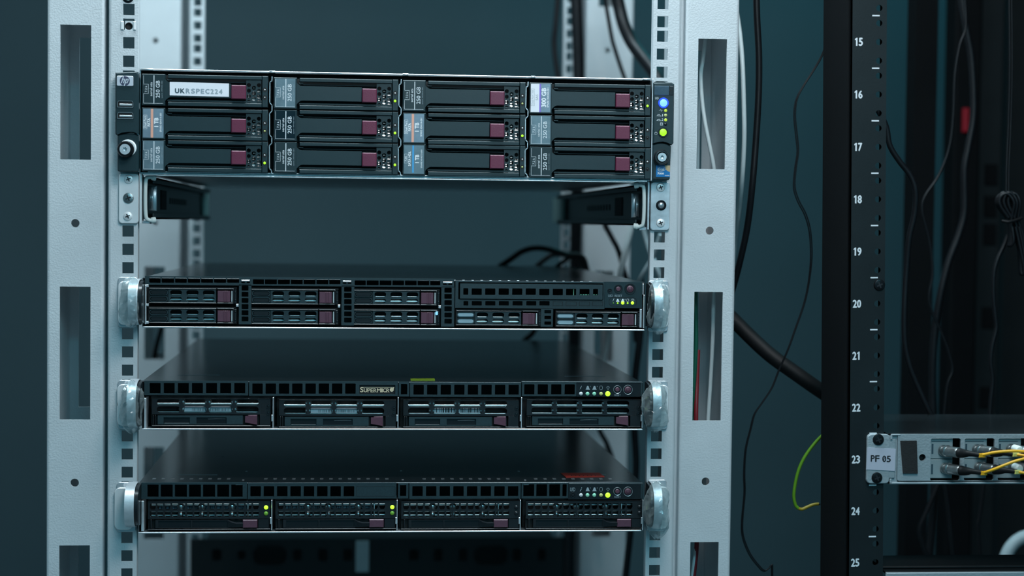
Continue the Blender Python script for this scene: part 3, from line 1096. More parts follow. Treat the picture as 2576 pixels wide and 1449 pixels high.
# ---- second server: slim drives
s2 = chassis('slim_drive_server', 'uppermost of the three one-unit servers, with eight small drives and an optical drive bay', -46.4, -89.4, -219.3, 219.0, -88.9)
cells = []
for us, v0, v1 in (([373.8, 405.2, 439, 471, 504.5, 537, 570, 602.8], 698.3, 711.4),
                   ([635, 665.2, 697.8, 730.4, 762.6, 794.9, 827.1, 857.6], 702.3, 715.2),
                   ([891, 921.2, 953.8, 986, 1017.5, 1049.3, 1081, 1108.8], 705.4, 717.6)):
    for a, b in zip(us, us[1:]):
        cells.append((a + 1.2, v0, b - 1.2, v1))
for a, b, v in ((607, 629, 704), (862, 884, 706), (1114, 1138, 708.5)):
    cells.append((a, v - 1.5, b, v + 8))
bezel('vent_grille', s2, (364.5, 698, 1143, 719.5), cells)
for a, b, v in ((607, 629, 704), (862, 884, 706), (1114, 1138, 708.5)):
    x0, x1, z0, z1 = R(a + .5, v, b - .5, v + 4, -7)
    m = MB().box(x0, x1, -8.5, -3, z0, z1, .4)
    m.lathe((x0 + x1) / 2, z0 - .6, [(0, -6.5), (.8, -6), (1.1, -5)], 10)
    obj('lid_catch', m, 'bright_steel', s2)
for u0, u1, h0, h1, v0, dv in ((601, 632, 607.7, 624.9, 718.7, 15.5), (859, 891, 865.7, 884.5, 721.6, 15.5), (1110, 1143, 1118, 1136.5, 723.9, 15.6)):
    bezel('vent_ladder', s2, (u0, v0 - 2.5, u1, v0 + 6 * dv + 4), [(h0, v0 + k * dv, h1, v0 + k * dv + 12.4) for k in range(6)])
bezel('vent_ladder', s2, (1360.6, 777, 1391, 822), [(1369.5, 780 + k * 14.4, 1386.5, 788.3 + k * 14.4) for k in range(3)])
# bright steel bracket at the left edge and the post at the right edge
m = MB()
x0, x1, z0, z1 = R(364.5, 717, 368, 815, -8)
m.box(x0, x1, -8.5, 10, z0, z1, .2)
for v in (719, 767, 811):
    q = R(364.5, v - 3, 374, v + 3, -8)
    m.box(q[0], q[1], -8.3, -6, q[2], q[3], .2)
obj('side_bracket', m, 'zinc', s2)
m = MB()
q = R(1609, 777, 1614.5, 824, -8)
m.box(q[0], q[1], -8, 5, q[2], q[3], .3)
q = R(1616.5, 714, 1619.5, 741, -8)
m.box(q[0], q[1], -8.3, 5, q[2], q[3], .3)
q = R(1618, 742, 1621.5, 825, -8)
m.box(q[0], q[1], -8.3, 5, q[2], q[3], .3)
obj('side_bracket', m, 'bright_steel', s2)
for u, v in ((597, 768), (853, 770), (1106, 772)):
    q = R(u - 3, v - 3.5, u + 3, v + 3.5, -8)
    obj('bay_stop', MB().box(q[0], q[1], -9, 0, q[2], q[3], .3), 'zinc', s2)


def slim_drive():
    W_, H_ = 75.5, 14.4
    m = MB()
    holes = [pillp(a, b, t, u) for a, b in ((18.4, 28.5), (32.2, 42.7), (46.3, 56.5)) for t, u in ((2.7, 7.1), (8.3, 12.7))]
    m.plate(rrect(17.0, 57.6, -13.3, -2.1, .6), holes, -1.2, 2)
    m.cur = 1
    m.box(0, W_, 8, 12, -H_, 0)
    m.box(0, .8, -1, 8, -H_, 0)
    m.box(.8, W_, 0, 8, -1.1, 0)
    m.box(.8, W_, 0, 8, -H_, -H_ + .5)
    m.cur = 2
    m.box(.6, 58.0, -2.0, 3, -1.9, -1.1, .25)
    m.box(.6, 58.0, -2.0, 3, -14.2, -13.4, .25)
    m.box(58.8, 72.6, -2.2, 3, -1.9, -.9, .25)
    m.box(58.8, 72.6, -2.2, 3, -14.3, -13.3, .25)
    m.box(72.0, 72.9, -2.2, 3, -14.0, -1.2, .25)
    m.box(.8, 17.0, -.2, 3, -13.4, -1.9)
    m.box(73.2, 75.2, -1.0, 3, -13.6, -1.6, .2)
    body = m.mesh('carrier_body', ['dark_bezel', 'dark_recess', 'dark_bay'])
    m = MB()
    for t, u in ((2.5, 7.2), (8.0, 12.9)):
        m.plate(pillp(.9, 16.6, t, u), [pillp(1.5, 16.0, t + .5, u - .5)], -1.6, 0)
    pads = m.mesh('grip_rim', 'dark_bezel')
    m = MB()
    for t, u in ((2.5, 7.2), (8.0, 12.9)):
        m.dome(pillp(1.5, 16.0, t + .5, u - .5), -1.2, 0, .5)
    grips = m.mesh('grip_pad', 'dark_bay')
    pale = m.mesh('grip_pad', 'pale_insert')
    m = MB()
    m.box(59.0, 69.8, -2.0, 3, -12.8, -2.9, .4)
    for x in (64.2, 65.6, 67.0):
        m.box(x, x + .7, -2.5, -1.8, -12.6, -3.1, .2)
    latch = m.mesh('release_latch', 'dull_maroon_plastic')
    m = MB()
    m.box(70.7, 71.8, -1.4, 2, -12.6, -3.0, .2)
    tab = m.mesh('latch_tab', 'light_grey_plastic')
    m = MB()
    m.axis_lathe((17.5, 3.6, -7.0), (57.3, 3.6, -7.0), [(.9, 0), (.9, 39.8)], 10)
    m.axis_lathe((17.5, 5.2, -11.2), (57.3, 5.2, -11.2), [(2.2, 0), (2.2, 39.8)], 12)
    m.box(17.5, 57.3, 6.4, 7, -13, -8)
    shine = m.mesh('casing_glints', 'drive_metal', 50)  # casing shaped as rods to give bright highlight lines
    m = MB()
    for t in (4.2, 11.0):
        m.lathe(74.3, -t, [(0, -1.5), (.5, -1.4), (.7, -1)], 8)
    ind = m.mesh('indicator', 'black_plastic_smooth')
    return body, pads, grips, pale, latch, tab, shine, ind


SD = slim_drive()
for u, v, pale, lab in ((373.8, 721.1, 0, None), (373.8, 770.9, 0, None), (631.6, 724.0, 0, None), (631.6, 774.0, 0, None),
                        (889.0, 726.0, 0, None), (889.0, 775.8, 0, 'small drive carrier with a tiny blue lamp'),
                        (1146.3, 777.6, 1, 'small drive carrier with pale blue grip pads'), (1397.4, 780.8, 1, 'small drive carrier with pale blue grip pads')):
    x, z = F(u, v, -6)
    p = (x, -6.0, z)
    e = inst('slim_drive', SD[0], p, s2)
    if lab:
        e['label'] = lab
    inst('grip_rim', SD[1], p, e)
    inst('grip_pad', SD[3] if pale else SD[2], p, e)
    inst('release_latch', SD[4], p, e)
    inst('latch_tab', SD[5], p, e)
    inst('casing_glints', SD[6], p, e)
    inst('indicator', SD[7], p, e)
    if lab and 'lamp' in lab:
        q = R(1096, 783.5, 1101.5, 792.5, -9)
        obj('status_led', MB().dome(rrect(*q, .7), -9.2, -7, .3), 'led_blue', e)
# optical drive bay and control panel
holes = [(a, 757.5, b, 768.5) for a, b in ((1166, 1178), (1187, 1212), (1221, 1246), (1255, 1280), (1289.5, 1314.5), (1324, 1349), (1357, 1382.5))]
bezel('bay_frame', s2, (1145.5, 708, 1521, 776), [(1153, 711.5, 1517.5, 754.5)] + holes, -8, -3)
m = MB()
for a, b in ((1391.5, 1415.5), (1424, 1449.5), (1457.5, 1483), (1491, 1516)):
    q = R(a, 759, b, 769, -8)
    m.ringline(rect(*q), .35, -8.06)
obj('blank_cover', m, 'dark_recess', s2)
for a, b in ((1166, 1178), (1187, 1212), (1221, 1246), (1255, 1280), (1289.5, 1314.5), (1324, 1349), (1357, 1382.5)):
    pass
holes = [(1165.5, 725, 1178, 741.5)] + [(1186.5 + 34.0 * k, 725.5, 1212 + 34.0 * k, 742) for k in range(5)]
holes += [(1356.5, 726.5, 1382, 743), (1390.5, 726.5, 1416, 743), (1424, 726.5, 1449.5, 743), (1458, 727, 1483, 743), (1492, 727, 1504.5, 743)]
o = bezel('optical_drive_cover', s2, (1157.5, 714.5, 1516, 752.5), holes, -9.2, -6.5)
m = MB()
q = R(1440, 738, 1512, 747, -2)
m.box(q[0], q[1], -2, 20, q[2] - 2, q[3] - 2.2)
m.cur = 1
for a, b in ((1460, 1463), (1466, 1470), (1472, 1477), (1479, 1482), (1493, 1496), (1499, 1502)):
    q = R(a, 740, b, 744, -2.2)
    m.box(q[0], q[1], -2.3, -1, q[2], q[3])
q = R(1442, 728, 1444, 745, -3)
m.box(q[0], q[1], -3.2, -2, q[2], q[3])
obj('circuit_board', m, ['circuit_board', 'led_pale_green'], s2)


def icons(mb, y, kinds):
    for k, u, v, w_, h_ in kinds:
        x0, x1, z0, z1 = R(u - w_ / 2, v - h_ / 2, u + w_ / 2, v + h_ / 2, y)
        xc = (x0 + x1) / 2
        if k == 'tri':
            mb.quad([(x0, z0), (x1, z0), (x1 - .5, z0 + .9), (xc + .6, z1), (xc - .6, z1), (x0 + .5, z0 + .9)], y)
            mb.quad(rect(x1 + .3, x1 + .6, z1 - 1.0, z1), y)
        elif k == 'can':
            mb.ringline(rrect(x0, x1, z0, z1, .5, 2), .28, y)
        elif k == 'bulb':
            mb.ringline(circ(xc, (z0 + z1) / 2, (x1 - x0) * .26, 10), .25, y)
            for a in range(0, 181, 36):
                c_, s_ = math.cos(math.radians(a)), math.sin(math.radians(a))
                mb.wire([(xc + c_ * 1.1, (z0 + z1) / 2 + s_ * 1.1), (xc + c_ * 1.6, (z0 + z1) / 2 + s_ * 1.6)], .2, y, y + .03)
            mb.quad(rect(xc - .25, xc + .25, z0, z0 + .6), y)
        elif k == 'i':
            mb.quad([(x0, z0), (x0 + .6, z0), (x1, z0 + (z1 - z0) * .65), (x1 - .6, z0 + (z1 - z0) * .65)], y)
            mb.quad(circ(x1 - .1, z1 - .3, .35, 8), y)
        elif k == 'zap':
            mb.quad([(x0, z0), (x0 + .5, (z0 + z1) / 2), (x1 - .3, z1), (x1, z1), (x1 - .6, (z0 + z1) / 2)], y)


m = MB().prism(FR(1520.5, 709.5, 1615, 775, -8), -8, -3)
cp = obj('control_panel', m, 'black_plastic', s2)


def push(parent, u, v, r, rr, mt, y, ring='black_plastic_smooth', nm='push_button', glyph=False):
    x, z = F(u, v, y)
    mb = MB()
    mb.lathe(x, z, [(0, y - .9), (r * .8, y - .85), (r, y - .4), (r, y + .1)], 20)
    mb.cur = 1
    ri = rr - .5 if ring == 'steel' else r + .25
    mb.lathe(x, z, [(ri, y - .1), (ri + .05, y - .4), (rr - .2, y - .5), (rr, y - .1), (rr, y)], 22)
    mb.cur = 2
    mb.lathe(x, z, [(r + .3, y - .05), (r, y - .05)], 20)
    if glyph:
        mb.ringline(circ(x, z, r * .55, 14), .22, y - .95)
    return obj(nm, mb, [mt, ring, 'dark_recess'], parent, smooth=40, label='small maroon button' if 'maroon' in mt else None)


push(cp, 1534, 732, 1.0, 2.2, 'black_plastic_smooth', -8)
push(cp, 1555.5, 727, 2.1, 3.9, 'dull_maroon_plastic', -8)
push(cp, 1585, 727, 3.0, 5.0, 'dull_maroon_plastic', -8, glyph=True)
m = MB()
y = -8.08
m.text('UID', *R(1530, 741, 1541.5, 747, y), y)
m.text('RESET', *R(1546.5, 741.5, 1565, 747, y), y)
m.cur = 1
icons(m, y, [('zap', 1543, 755, 4, 8), ('tri', 1554, 755.5, 9, 7), ('tri', 1566.5, 755.5, 9, 7), ('can', 1579, 755.5, 5.5, 6.5), ('bulb', 1591.5, 755.5, 7, 7)])
m.cur = 2
m.ringline(rrect(*R(1532, 748.5, 1601.5, 770, y), 3.4, 5), .35, y)
obj('panel_print', m, ['print_grey', 'print_white', 'dark_recess'], cp)
for u, v, mt, r in ((1543, 762.5, 'led_dim_green', .5), (1554, 762.5, 'led_green', .7), (1566.5, 762, 'led_bright', 1.5), (1579, 762.5, 'led_green', .8), (1591, 762, 'led_bright', 1.5)):
    x, z = F(u, v, -8.1)
    obj('status_led', MB().lathe(x, z, [(0, -8.8), (r * .7, -8.6), (r, -8.1), (r, -7.9)], 12), mt, cp, smooth=60)
# rivets along the front of the lid
m = MB()
for k in range(38):
    x = -128 + k * 8.05
    if abs(x + 78) < 3 or abs(x - 12) < 3:
        continue
    m.box(x, x + 2.2, -1.6, .2, -46.5, -46.15, .12)
obj('lid_vents', m, 'steel', s2)['kind'] = 'stuff'


# ---- third server
def control_strip(parent, u0, u1, v0, v1, uid, vb, vl, logo_v):
    m = MB()
    m.prism(FR(u0, v0, u1, v1, -8), -8, -4)
    cp = obj('control_panel', m, 'black_plastic_smooth', parent)
    push(cp, 1553, vb, 2.0, 3.7, 'dull_maroon_plastic', -8, 'steel')
    push(cp, 1579.5, vb + .5, 2.9, 4.3, 'dull_maroon_plastic', -8, 'steel', glyph=True)
    m = MB()
    y = -8.08
    m.text('RESET', *R(1546, vb + 11.5, 1561.5, vb + 16.5, y), y)
    icons(m, y, [('i' if uid else 'zap', 1461, logo_v, 5, 10), ('tri', 1478.5, logo_v, 11, 9.5), ('tri', 1495.5, logo_v, 11, 9.5), ('can', 1512, logo_v, 7, 9), ('bulb', 1529.5, logo_v, 10, 10)])
    if uid:
        m.text('UID', *R(1434.5, logo_v - 4.5, 1447, logo_v + 5, y), y)
        push(cp, 1441, vl, 1.3, 2.4, 'black_plastic_smooth', -8)
    obj('panel_print', m, 'print_grey', cp)
    for u, mt, r in ((1461.5, 'led_off', 1.75), (1478, 'led_pale_green', 1.75), (1495, 'led_pale_green', 1.75), (1512, 'led_pale_yellow', 1.65), (1529, 'led_bright', 2.3)):
        x, z = F(u, vl, -8.1)
        mb = MB().lathe(x, z, [(0, -9.4), (r * .6, -9.2), (r * .9, -8.8), (r, -8.1), (r, -7.9)], 14)
        obj('status_led', mb, [mt, 'led_halo_green'], cp, smooth=60)
    return cp


s3 = chassis('logo_server', 'middle one-unit server with a gold-lettered maker plate and four pill-vented drives', -136.0, -177.6, -219.3, 218.6, -177.2)
bezel('vent_grille', s3, (363, 958.5, 624.5, 994.5), [(376.2 + 35.5 * k, 963.5, 403.9 + 35.5 * k, 990) for k in range(7)])
bezel('vent_grille', s3, (626.5, 959.5, 1001, 996), [(634.6 + 33.4 * k, 964.8, 660.9 + 33.4 * k, 991) for k in range(8)] + [(904, 968.5, 994.5, 991.5)])
m = MB()
q = R(903.5, 968, 995, 992, -6.5)
m.box(q[0], q[1], -6.5, -5, q[2], q[3])
lp = obj('maker_plate', m, 'dark_recess', s3, label='black plate with gold serif lettering')
# serif capitals built from strokes
m = MB()
y = -6.6
zb_, zt_, zcap = F(905.5, 986.5, y)[1], F(905.5, 977, y)[1], F(905.5, 974, y)[1]
x0_, x1_ = F(905.5, 982, y)[0], F(980, 982, y)[0]
hh = zt_ - zb_
th, tn = .75, .34
letters = [('S', 1.15), ('U', 1.15), ('P', .95), ('E', .95), ('R', 1.05), ('M', 1.35), ('I', .55), ('C', 1.05), ('R', 1.05)]
tot = sum(w_ for _, w_ in letters)
xx = x0_
for i, (ch, wd) in enumerate(letters):
    w_ = (x1_ - x0_) * wd / tot
    a, b = xx + .2, xx + w_ - .2
    h_ = (zcap - zb_) if i == 0 else hh
    m.text(ch, a, b, zb_, zb_ + h_, y, 0, .1)
    sf = .28
    if ch in 'UMR':
        m.quad(rect(a - .15, a + .95, zb_ + h_ - sf, zb_ + h_), y - .02)
    if ch in 'UM':
        m.quad(rect(b - .95, b + .15, zb_ + h_ - sf, zb_ + h_), y - .02)
    if ch in 'PRMI':
        m.quad(rect(a - .15, a + 1.0, zb_, zb_ + sf), y - .02)
    if ch in 'RM':
        m.quad(rect(b - .8, b + .2, zb_, zb_ + sf), y - .02)
    xx += w_
cx, cz = F(985.5, 980.5, y)
m.quad(circ(cx, cz, 1.75, 20), y)
m.quad([(cx + .6, cz + 1.2), (cx + 1.6, cz + .4), (cx + 2.2, zcap), (cx + 1.2, zcap)], y - .01)
m.quad(rect(x0_ + 1.6, cx + 1.6, zcap - .32, zcap), y - .015)
obj('maker_lettering', m, 'gold_print', lp)
bezel('vent_grille', s3, (1003, 961, 1029.5, 997.5), [(1008.5, 966, 1024.5, 992.5)], mt='dark_bezel')
bezel('vent_grille', s3, (1031.5, 962.5, 1311, 998.5), [(1040.2 + 34.15 * k, 967.8, 1066.1 + 34.15 * k, 993.3) for k in range(8)])
bezel('vent_grille', s3, (1313, 962, 1450, 997), [(1318.8 + 33.85 * k, 966.8, 1344.5 + 33.85 * k, 992.5) for k in range(4)])
m = MB()
q = R(1312, 960, 1616, 963.5, -8)
m.box(q[0], q[1], -8, -3, q[2], q[3], .4)
q = R(1611, 962, 1617, 997, -8)
m.box(q[0], q[1], -8, -3, q[2], q[3], .4)
obj('panel_rim', m, 'dark_bezel', s3)
control_strip(s3, 1450.5, 1611, 964, 998, False, 980, 990.5, 975.5)


def bay_walls(parent, us, v0, v1, left):
    for i, u in enumerate(us):
        q = R(u - 1.2, v0, u + 1.2, v1, -8)
        m = MB().box(q[0], q[1], -8.3, 20, q[2], q[3], .2)
        vt = v1 - 24
        q = R(u - 4.2, vt - 8, u - .8, vt + 8, -8)
        m.box(q[0], q[1], -8.2, -4, q[2], q[3], .2)
        obj('bay_wall', m, 'bright_steel', parent)
    q = R(*left, -8)
    obj('side_bracket', MB().box(q[0], q[1], -8.4, 10, q[2], q[3], .3), 'zinc', parent)


bay_walls(s3, (687, 1001.5, 1312, 1616), 1000, 1076, (362, 1002, 368, 1078))


def wide_drive():
    m = MB()
    holes = [pillp(a, b, t, u) for a, b in ((6.2, 26.4), (28.0, 48.9), (50.5, 71.4), (73.0, 93.6)) for t, u in ((1.3, 6.5), (7.5, 13.0))]
    m.plate(rrect(2.2, 103.8, -14.4, -.4, .5), holes, -1.0, 1.5)
    m.box(94.6, 103.8, -1.0, 3, -24.0, -14.4, .2)
    m.box(2.2, 103.8, -1.6, 3, -.7, -.2, .15)
    m.cur = 1
    m.box(0, 104.5, 12, 16, -25.2, 0)
    m.box(2.0, 94.0, 3, 12, -25.2, -14.6)
    m.cur = 0
    m.box(2.2, 103.8, -2.0, 3, -24.7, -24.0, .2)
    m.box(3.2, 3.9, -1.2, 3, -23.6, -15.2, .15)
    m.box(4.9, 5.5, -1.2, 3, -23.6, -15.2, .15)
    body = m.mesh('carrier_body', ['dark_bay', 'dark_recess'])
    m = MB()
    m.plate(rect(7.2, 80.0, -23.2, -15.4), [rect(12.2, 34.6, -22.5, -17.0), rect(40.3, 66.2, -22.5, -17.0)], -1.4, 1.0)
    m.cur = 1
    m.box(12.2, 34.6, .4, 2, -22.5, -17)
    m.box(40.3, 66.2, .4, 2, -22.5, -17)
    m.cur = 2
    m.tube([(13, -.2, -22.2), (34, -.2, -22.2)], .25, 6, 0)
    m.tube([(50, 0, -18.6), (58, -.4, -18.3), (65, 0, -18.4)], .2, 6)
    lever = m.mesh('ejector_lever', ['dark_bezel', 'black_plastic_smooth', 'steel'])
    m = MB()
    m.add([(82.0, -1.0, -15.9), (92.4, -3.0, -15.5), (92.4, -3.0, -23.0), (82.0, -1.0, -21.4), (82.0, 2, -15.9), (92.4, 2, -15.5), (92.4, 2, -23.0), (82.0, 2, -21.4)],
          [(0, 1, 2, 3), (4, 5, 6, 7), (0, 1, 5, 4), (1, 2, 6, 5), (2, 3, 7, 6), (3, 0, 4, 7)])
    m.add([(84.5, -.6, -14.9), (92.4, -2.0, -14.7), (92.4, -2.4, -15.3), (84.5, -1.0, -15.5)], [(0, 1, 2, 3)])
    latch = m.mesh('release_latch', 'dull_maroon_plastic')
    m = MB()
    for t in (7.3, 13.0):
        m.plate(circ(102.0, -t, 2.0, 14), [circ(102.0, -t, 1.4, 12)], -1.5, -.9)
        m.lathe(102.0, -t, [(0, -1.25), (1.2, -1.05)], 12)
    m.cur = 1
    m.ringline(rrect(96.0, 98.6, -8.6, -5.0, .5, 2), .2, -1.08)
    m.ringline(rrect(96.0, 98.6, -14.4, -10.8, .3, 2), .2, -1.08)
    m.wire([(96.4, -14), (98.2, -11.2)], .18, -1.1, -1.05)
    m.wire([(96.4, -11.2), (98.2, -14)], .18, -1.1, -1.05)
    ind = m.mesh('indicator', ['black_plastic_smooth', 'dark_recess'])
    m = MB()
    m.axis_lathe((5, 5.0, -6.0), (94, 5.0, -6.0), [(1.2, 0), (1.2, 89)], 12)
    m.axis_lathe((5, 4.6, -13.0), (94, 4.6, -13.0), [(.8, 0), (.8, 89)], 12)
    for x in (27.3, 49.7, 72.2):
        m.lathe(x, -4.0, [(0, 2.4), (1.6, 2.7), (2.9, 3.6), (3.1, 6)], 14)
        m.lathe(x, -10.4, [(0, 2.4), (1.6, 2.7), (2.9, 3.6), (3.1, 6)], 14)
    shine = m.mesh('casing_glints', 'drive_metal', 50)  # rods and domes shaped for the highlights along the vents
    labs = []
    rnd = random.Random(3)
    for kind in range(2):
        m = MB()
        m.box(29.5, 69.8, 2.9, 3.2, -12.2, -7.2)
        m.cur = 1
        x = 36.0 if kind == 0 else 31.0
        while x < 68.5:
            w_ = rnd.choice((.3, .45, .7, 1.1)) if kind else rnd.choice((.25, .4))
            if not (kind and 50 < x < 52):
                m.quad(rect(x, x + w_, -11.9, -9.6 if not kind else -7.4), 2.85)
            x += w_ + rnd.choice((.35, .6, .9))
        labs.append(m.mesh('barcode_label', ['paper_white', 'print_black']))
    return body, lever, latch, ind, shine, labs


WD = wide_drive()
for i, (u, v) in enumerate(((376.2, 1000.1), (695.9, 1004.0), (1008.5, 1004.4), (1318.8, 1003.6))):
    x, z = F(u, v, -6)
    p = (x, -6.0, z)
    e = inst('wide_drive', WD[0], p, s3)
    e['label'] = ['drive carrier with a printed white label behind its vents', 'drive carrier with a printed white label behind its vents', 'drive carrier with a bold barcode behind its vents', 'drive carrier with bare grey metal behind its vents'][i]
    inst('ejector_lever', WD[1], p, e)
    inst('release_latch', WD[2], p, e)['label'] = 'maroon latch'
    inst('indicator', WD[3], p, e)
    inst('casing_glints', WD[4], p, e)
    if i < 3:
        inst('barcode_label', WD[5][0 if i < 2 else 1], p, e)

# ---- fourth server
s4 = chassis('mesh_drive_server', 'lowest one-unit server with honeycomb-vented drives and a red sticker on its lid', -224.7, -267.8, -222.0, 218.8, -267.4)
bars = [401.5, 437, 472.7, 508, 543.7, 579]
ed = [368] + bars + [613]
bezel('vent_grille', s4, (355.5, 1214.5, 621, 1255), [(a + 2.6, 1219, b - 2.6, 1250.5) for a, b in zip(ed, ed[1:])])
bezel('vent_grille', s4, (623, 1215.5, 997, 1254.5), [(629.7 + 33.55 * k, 1223, 656.2 + 33.55 * k, 1249.5) for k in range(8)], label=None)
m = MB()
q = R(897, 1224, 994, 1248.5, -8)
m.ringline(rect(*q), .25, -8.06)
obj('blank_cover', m, 'dark_recess', s4)
bezel('vent_grille', s4, (1001.5, 1216, 1027.5, 1254), [(1006, 1219, 1022, 1248.5)])
bezel('vent_grille', s4, (1029.5, 1217, 1310, 1254.5), [(1037.2 + 34.35 * k, 1223, 1063.4 + 34.35 * k, 1248.8) for k in range(8)])
bezel('vent_grille', s4, (1312, 1216, 1429, 1254), [(1316.5, 1218, 1343.8, 1249), (1349.2, 1218, 1376.3, 1249), (1381.7, 1218, 1409, 1249), (1415, 1218, 1425.5, 1249)])
m = MB()
for a, b in ((593, 612), (1006, 1022), (1316.5, 1330)):
    q = R(a, 1217, b, 1219.5, -5)
    m.box(q[0], q[1], -7, -2, q[2], q[3], .3)
obj('lid_catch', m, 'bright_steel', s4)
m = MB()
q = R(1430, 1215, 1617, 1219, -8)
m.box(q[0], q[1], -8, -3, q[2], q[3], .4)
q = R(1611, 1217, 1617.5, 1255, -8)
m.box(q[0], q[1], -8, -3, q[2], q[3], .4)
obj('panel_rim', m, 'dark_bezel', s4)
control_strip(s4, 1429.5, 1611, 1218, 1256, True, 1236, 1245.5, 1231)
bay_walls(s4, (683.5, 999, 1309, 1617), 1258, 1334, (355.5, 1260, 362, 1336))


def mesh_drive():
    m = MB()
    holes = []
    for k in range(15):
        xc = 5.7 + 6.32 * k
        for t in (2.4, 9.1):
            holes.append([(xc - 2.5, -t), (xc + 2.5, -t), (xc + 2.5, -t - 3.6), (xc + 1.4, -t - 5.3), (xc - 1.4, -t - 5.3), (xc - 2.5, -t - 3.6)])
    m.plate(rrect(1.5, 106.6, -15.8, -.3, .4), holes, -1.0, .6)
    m.box(1.5, 106.6, -1.5, 3, -.6, -.1, .1)
    m.box(1.5, 106.6, -2.0, 3, -25.2, -24.5, .2)
    m.box(96.2, 105.5, -.6, 3, -24.2, -16.2, .2)
    m.box(3.9, 5.0, -1.0, 3, -24.2, -16.2, .2)
    m.cur = 1
    m.box(0, 107, 14, 18, -25.6, 0)
    m.box(1.5, 106, 3, 14, -25.6, -16.0)
    body = m.mesh('carrier_body', ['dark_bay', 'dark_recess'])
    m = MB()
    m.plate(rect(8.0, 71.0, -23.8, -16.6), [rect(10.5, 38.6, -23.3, -17.3), rect(39.6, 70.0, -23.3, -17.3)], -1.2, .5)
    m.cur = 1
    m.box(10.5, 70.0, .1, 1.5, -23.3, -17.3)
    # polished swan-neck end
    P_ = [(70.6, -16.4, -23.4), (73.5, -18.0, -23.4), (77.0, -18.9, -23.2), (83.2, -18.9, -22.8)]
    vs, fs = [], []
    for x, t, b in P_:
        vs += [(x, -2.4, t - .9), (x, -.4, t), (x, -1.6, b), (x, 1.5, b)]
    for i in range(3):
        a, b = 4 * i, 4 * i + 4
        fs += [(a, b, b + 1, a + 1), (a, b, b + 2, a + 2), (a + 2, b + 2, b + 3, a + 3)]
    m.add(vs, fs)
    lever = m.mesh('ejector_lever', ['dark_bay', 'black_plastic_smooth'])
    m = MB()
    m.box(83.0, 95.6, -2.2, 2, -23.6, -16.6, .5)
    latch = m.mesh('release_latch', 'dull_maroon_plastic')
    m = MB()
    m.axis_lathe((4, 6.2, -4.5), (97, 6.2, -4.5), [(1.3, 0), (1.3, 93)], 10)
    m.axis_lathe((4, 4.2, -9.8), (97, 4.2, -9.8), [(.9, 0), (.9, 93)], 8)
    m.axis_lathe((4, 4.6, -13.6), (97, 4.6, -13.6), [(1.1, 0), (1.1, 93)], 8)
    for x, dx in ((29, 1), (47, -1), (73, 1)):
        m.lathe(x, -6.0, [(0, 2.2), (1.8, 2.5), (3.2, 3.6), (3.3, 8)], 12)
        m.lathe(x, -12.8, [(0, 2.2), (1.6, 2.5), (2.6, 3.6), (2.7, 8)], 12)
    m.box(86.6, 87.8, 1.0, 6, -14.5, -1.5, .3)
    shine = m.mesh('casing_glints', 'drive_metal', 50)  # casing as rods and domes, shaped for glints in the holes
    rnd = random.Random(11)
    m = MB()
    m.box(10, 86, 7.6, 7.8, -8.3, -5.6)
    m.cur = 1
    x = 12.0
    while x < 84:
        w_ = rnd.choice((.3, .6, 1.0))
        m.quad(rect(x, x + w_, -8.2, -5.7), 7.55)
        x += w_ + rnd.choice((.4, .7, 1.5))
    bar = m.mesh('barcode_label', ['label_blue_grey', 'print_black'])
    res = {}
    for k, mts in (('on', ('led_bright', 'led_dim_green')), ('off', ('black_plastic_smooth', 'black_plastic_smooth'))):
        m = MB()
        m.lathe(103.0, -5.9, [(0, -2.2), (1.0, -2.1), (1.75, -1.6), (1.9, -.8)], 14)
        m.cur = 1
        m.lathe(103.0, -11.2, [(0, -2.2), (1.0, -2.1), (1.75, -1.6), (1.9, -.8)], 14)
        res[k] = m.mesh('status_led', list(mts), 60)
    return body, lever, latch, shine, bar, res


MD = mesh_drive()
for i, (u, v) in enumerate(((368.0, 1259.9), (689.4, 1259.2), (1005.3, 1259.8), (1318.8, 1259.2))):
    x, z = F(u, v, -6)
    p = (x, -6.0, z)
    e = inst('mesh_drive', MD[0], p, s4)
    e['label'] = 'drive carrier with a lit green lamp' if i < 2 else 'drive carrier with its lamps off'
    inst('ejector_lever', MD[1], p, e)
    inst('release_latch', MD[2], p, e)['label'] = 'maroon latch'
    inst('casing_glints', MD[3], p, e)
    if i < 2:
        inst('barcode_label', MD[4], p, e)
    inst('status_led', MD[5]['on' if i < 2 else 'off'], p, e)
m = MB()
for k in range(50):
    u = 388 + k * 23.4
    if 592 < u < 655 or 985 < u < 1045 or 1285 < u < 1345 or u > 1575:
        continue
    x, yy = G(u, 1204.5, -224.7)
    m.box(x - 1.5, x + 1.5, yy - 3, yy + 3, -224.75, -224.45, .12)  # raised steel flecks imitate the highlights at the vent holes
obj('lid_vents', m, 'steel', s4)['kind'] = 'stuff'
for z, pts in ((-224.7, ((447, 547, 1194, 1195.4), (1490, 1524, 1193, 1194.2))), (-136.0, ((447, 552, 943, 944.2), (1420, 1522, 946, 947)))):
    m = MB()
    for u0, u1, v0, v1 in pts:
        a, b, c, d = G(u0, v0, z), G(u1, v0, z), G(u1, v1, z), G(u0, v1, z)
        m.add([(p[0], p[1], z + .06) for p in (a, b, c, d)], [(0, 1, 2, 3)])
    obj('lid_seam', m, 'print_grey', s4 if z < -200 else s3)
m = MB()
for u, v in ((620, 1186), (612, 1208), (1009, 1185), (1013, 1207), (1305, 1186), (1321, 1208), (560, 1147), (1400, 1150)):
    x, yy = G(u, v, -224.7)
    m.box(x - .9, x + .9, yy - 2.0, yy + 2.0, -224.7, -224.4, .2)
obj('lid_rivets', m, 'bright_steel', s4)
P4 = [G(u, v, -224.7) for u, v in ((1424, 1201.5), (1521, 1200), (1507, 1190), (1410, 1190.5))]
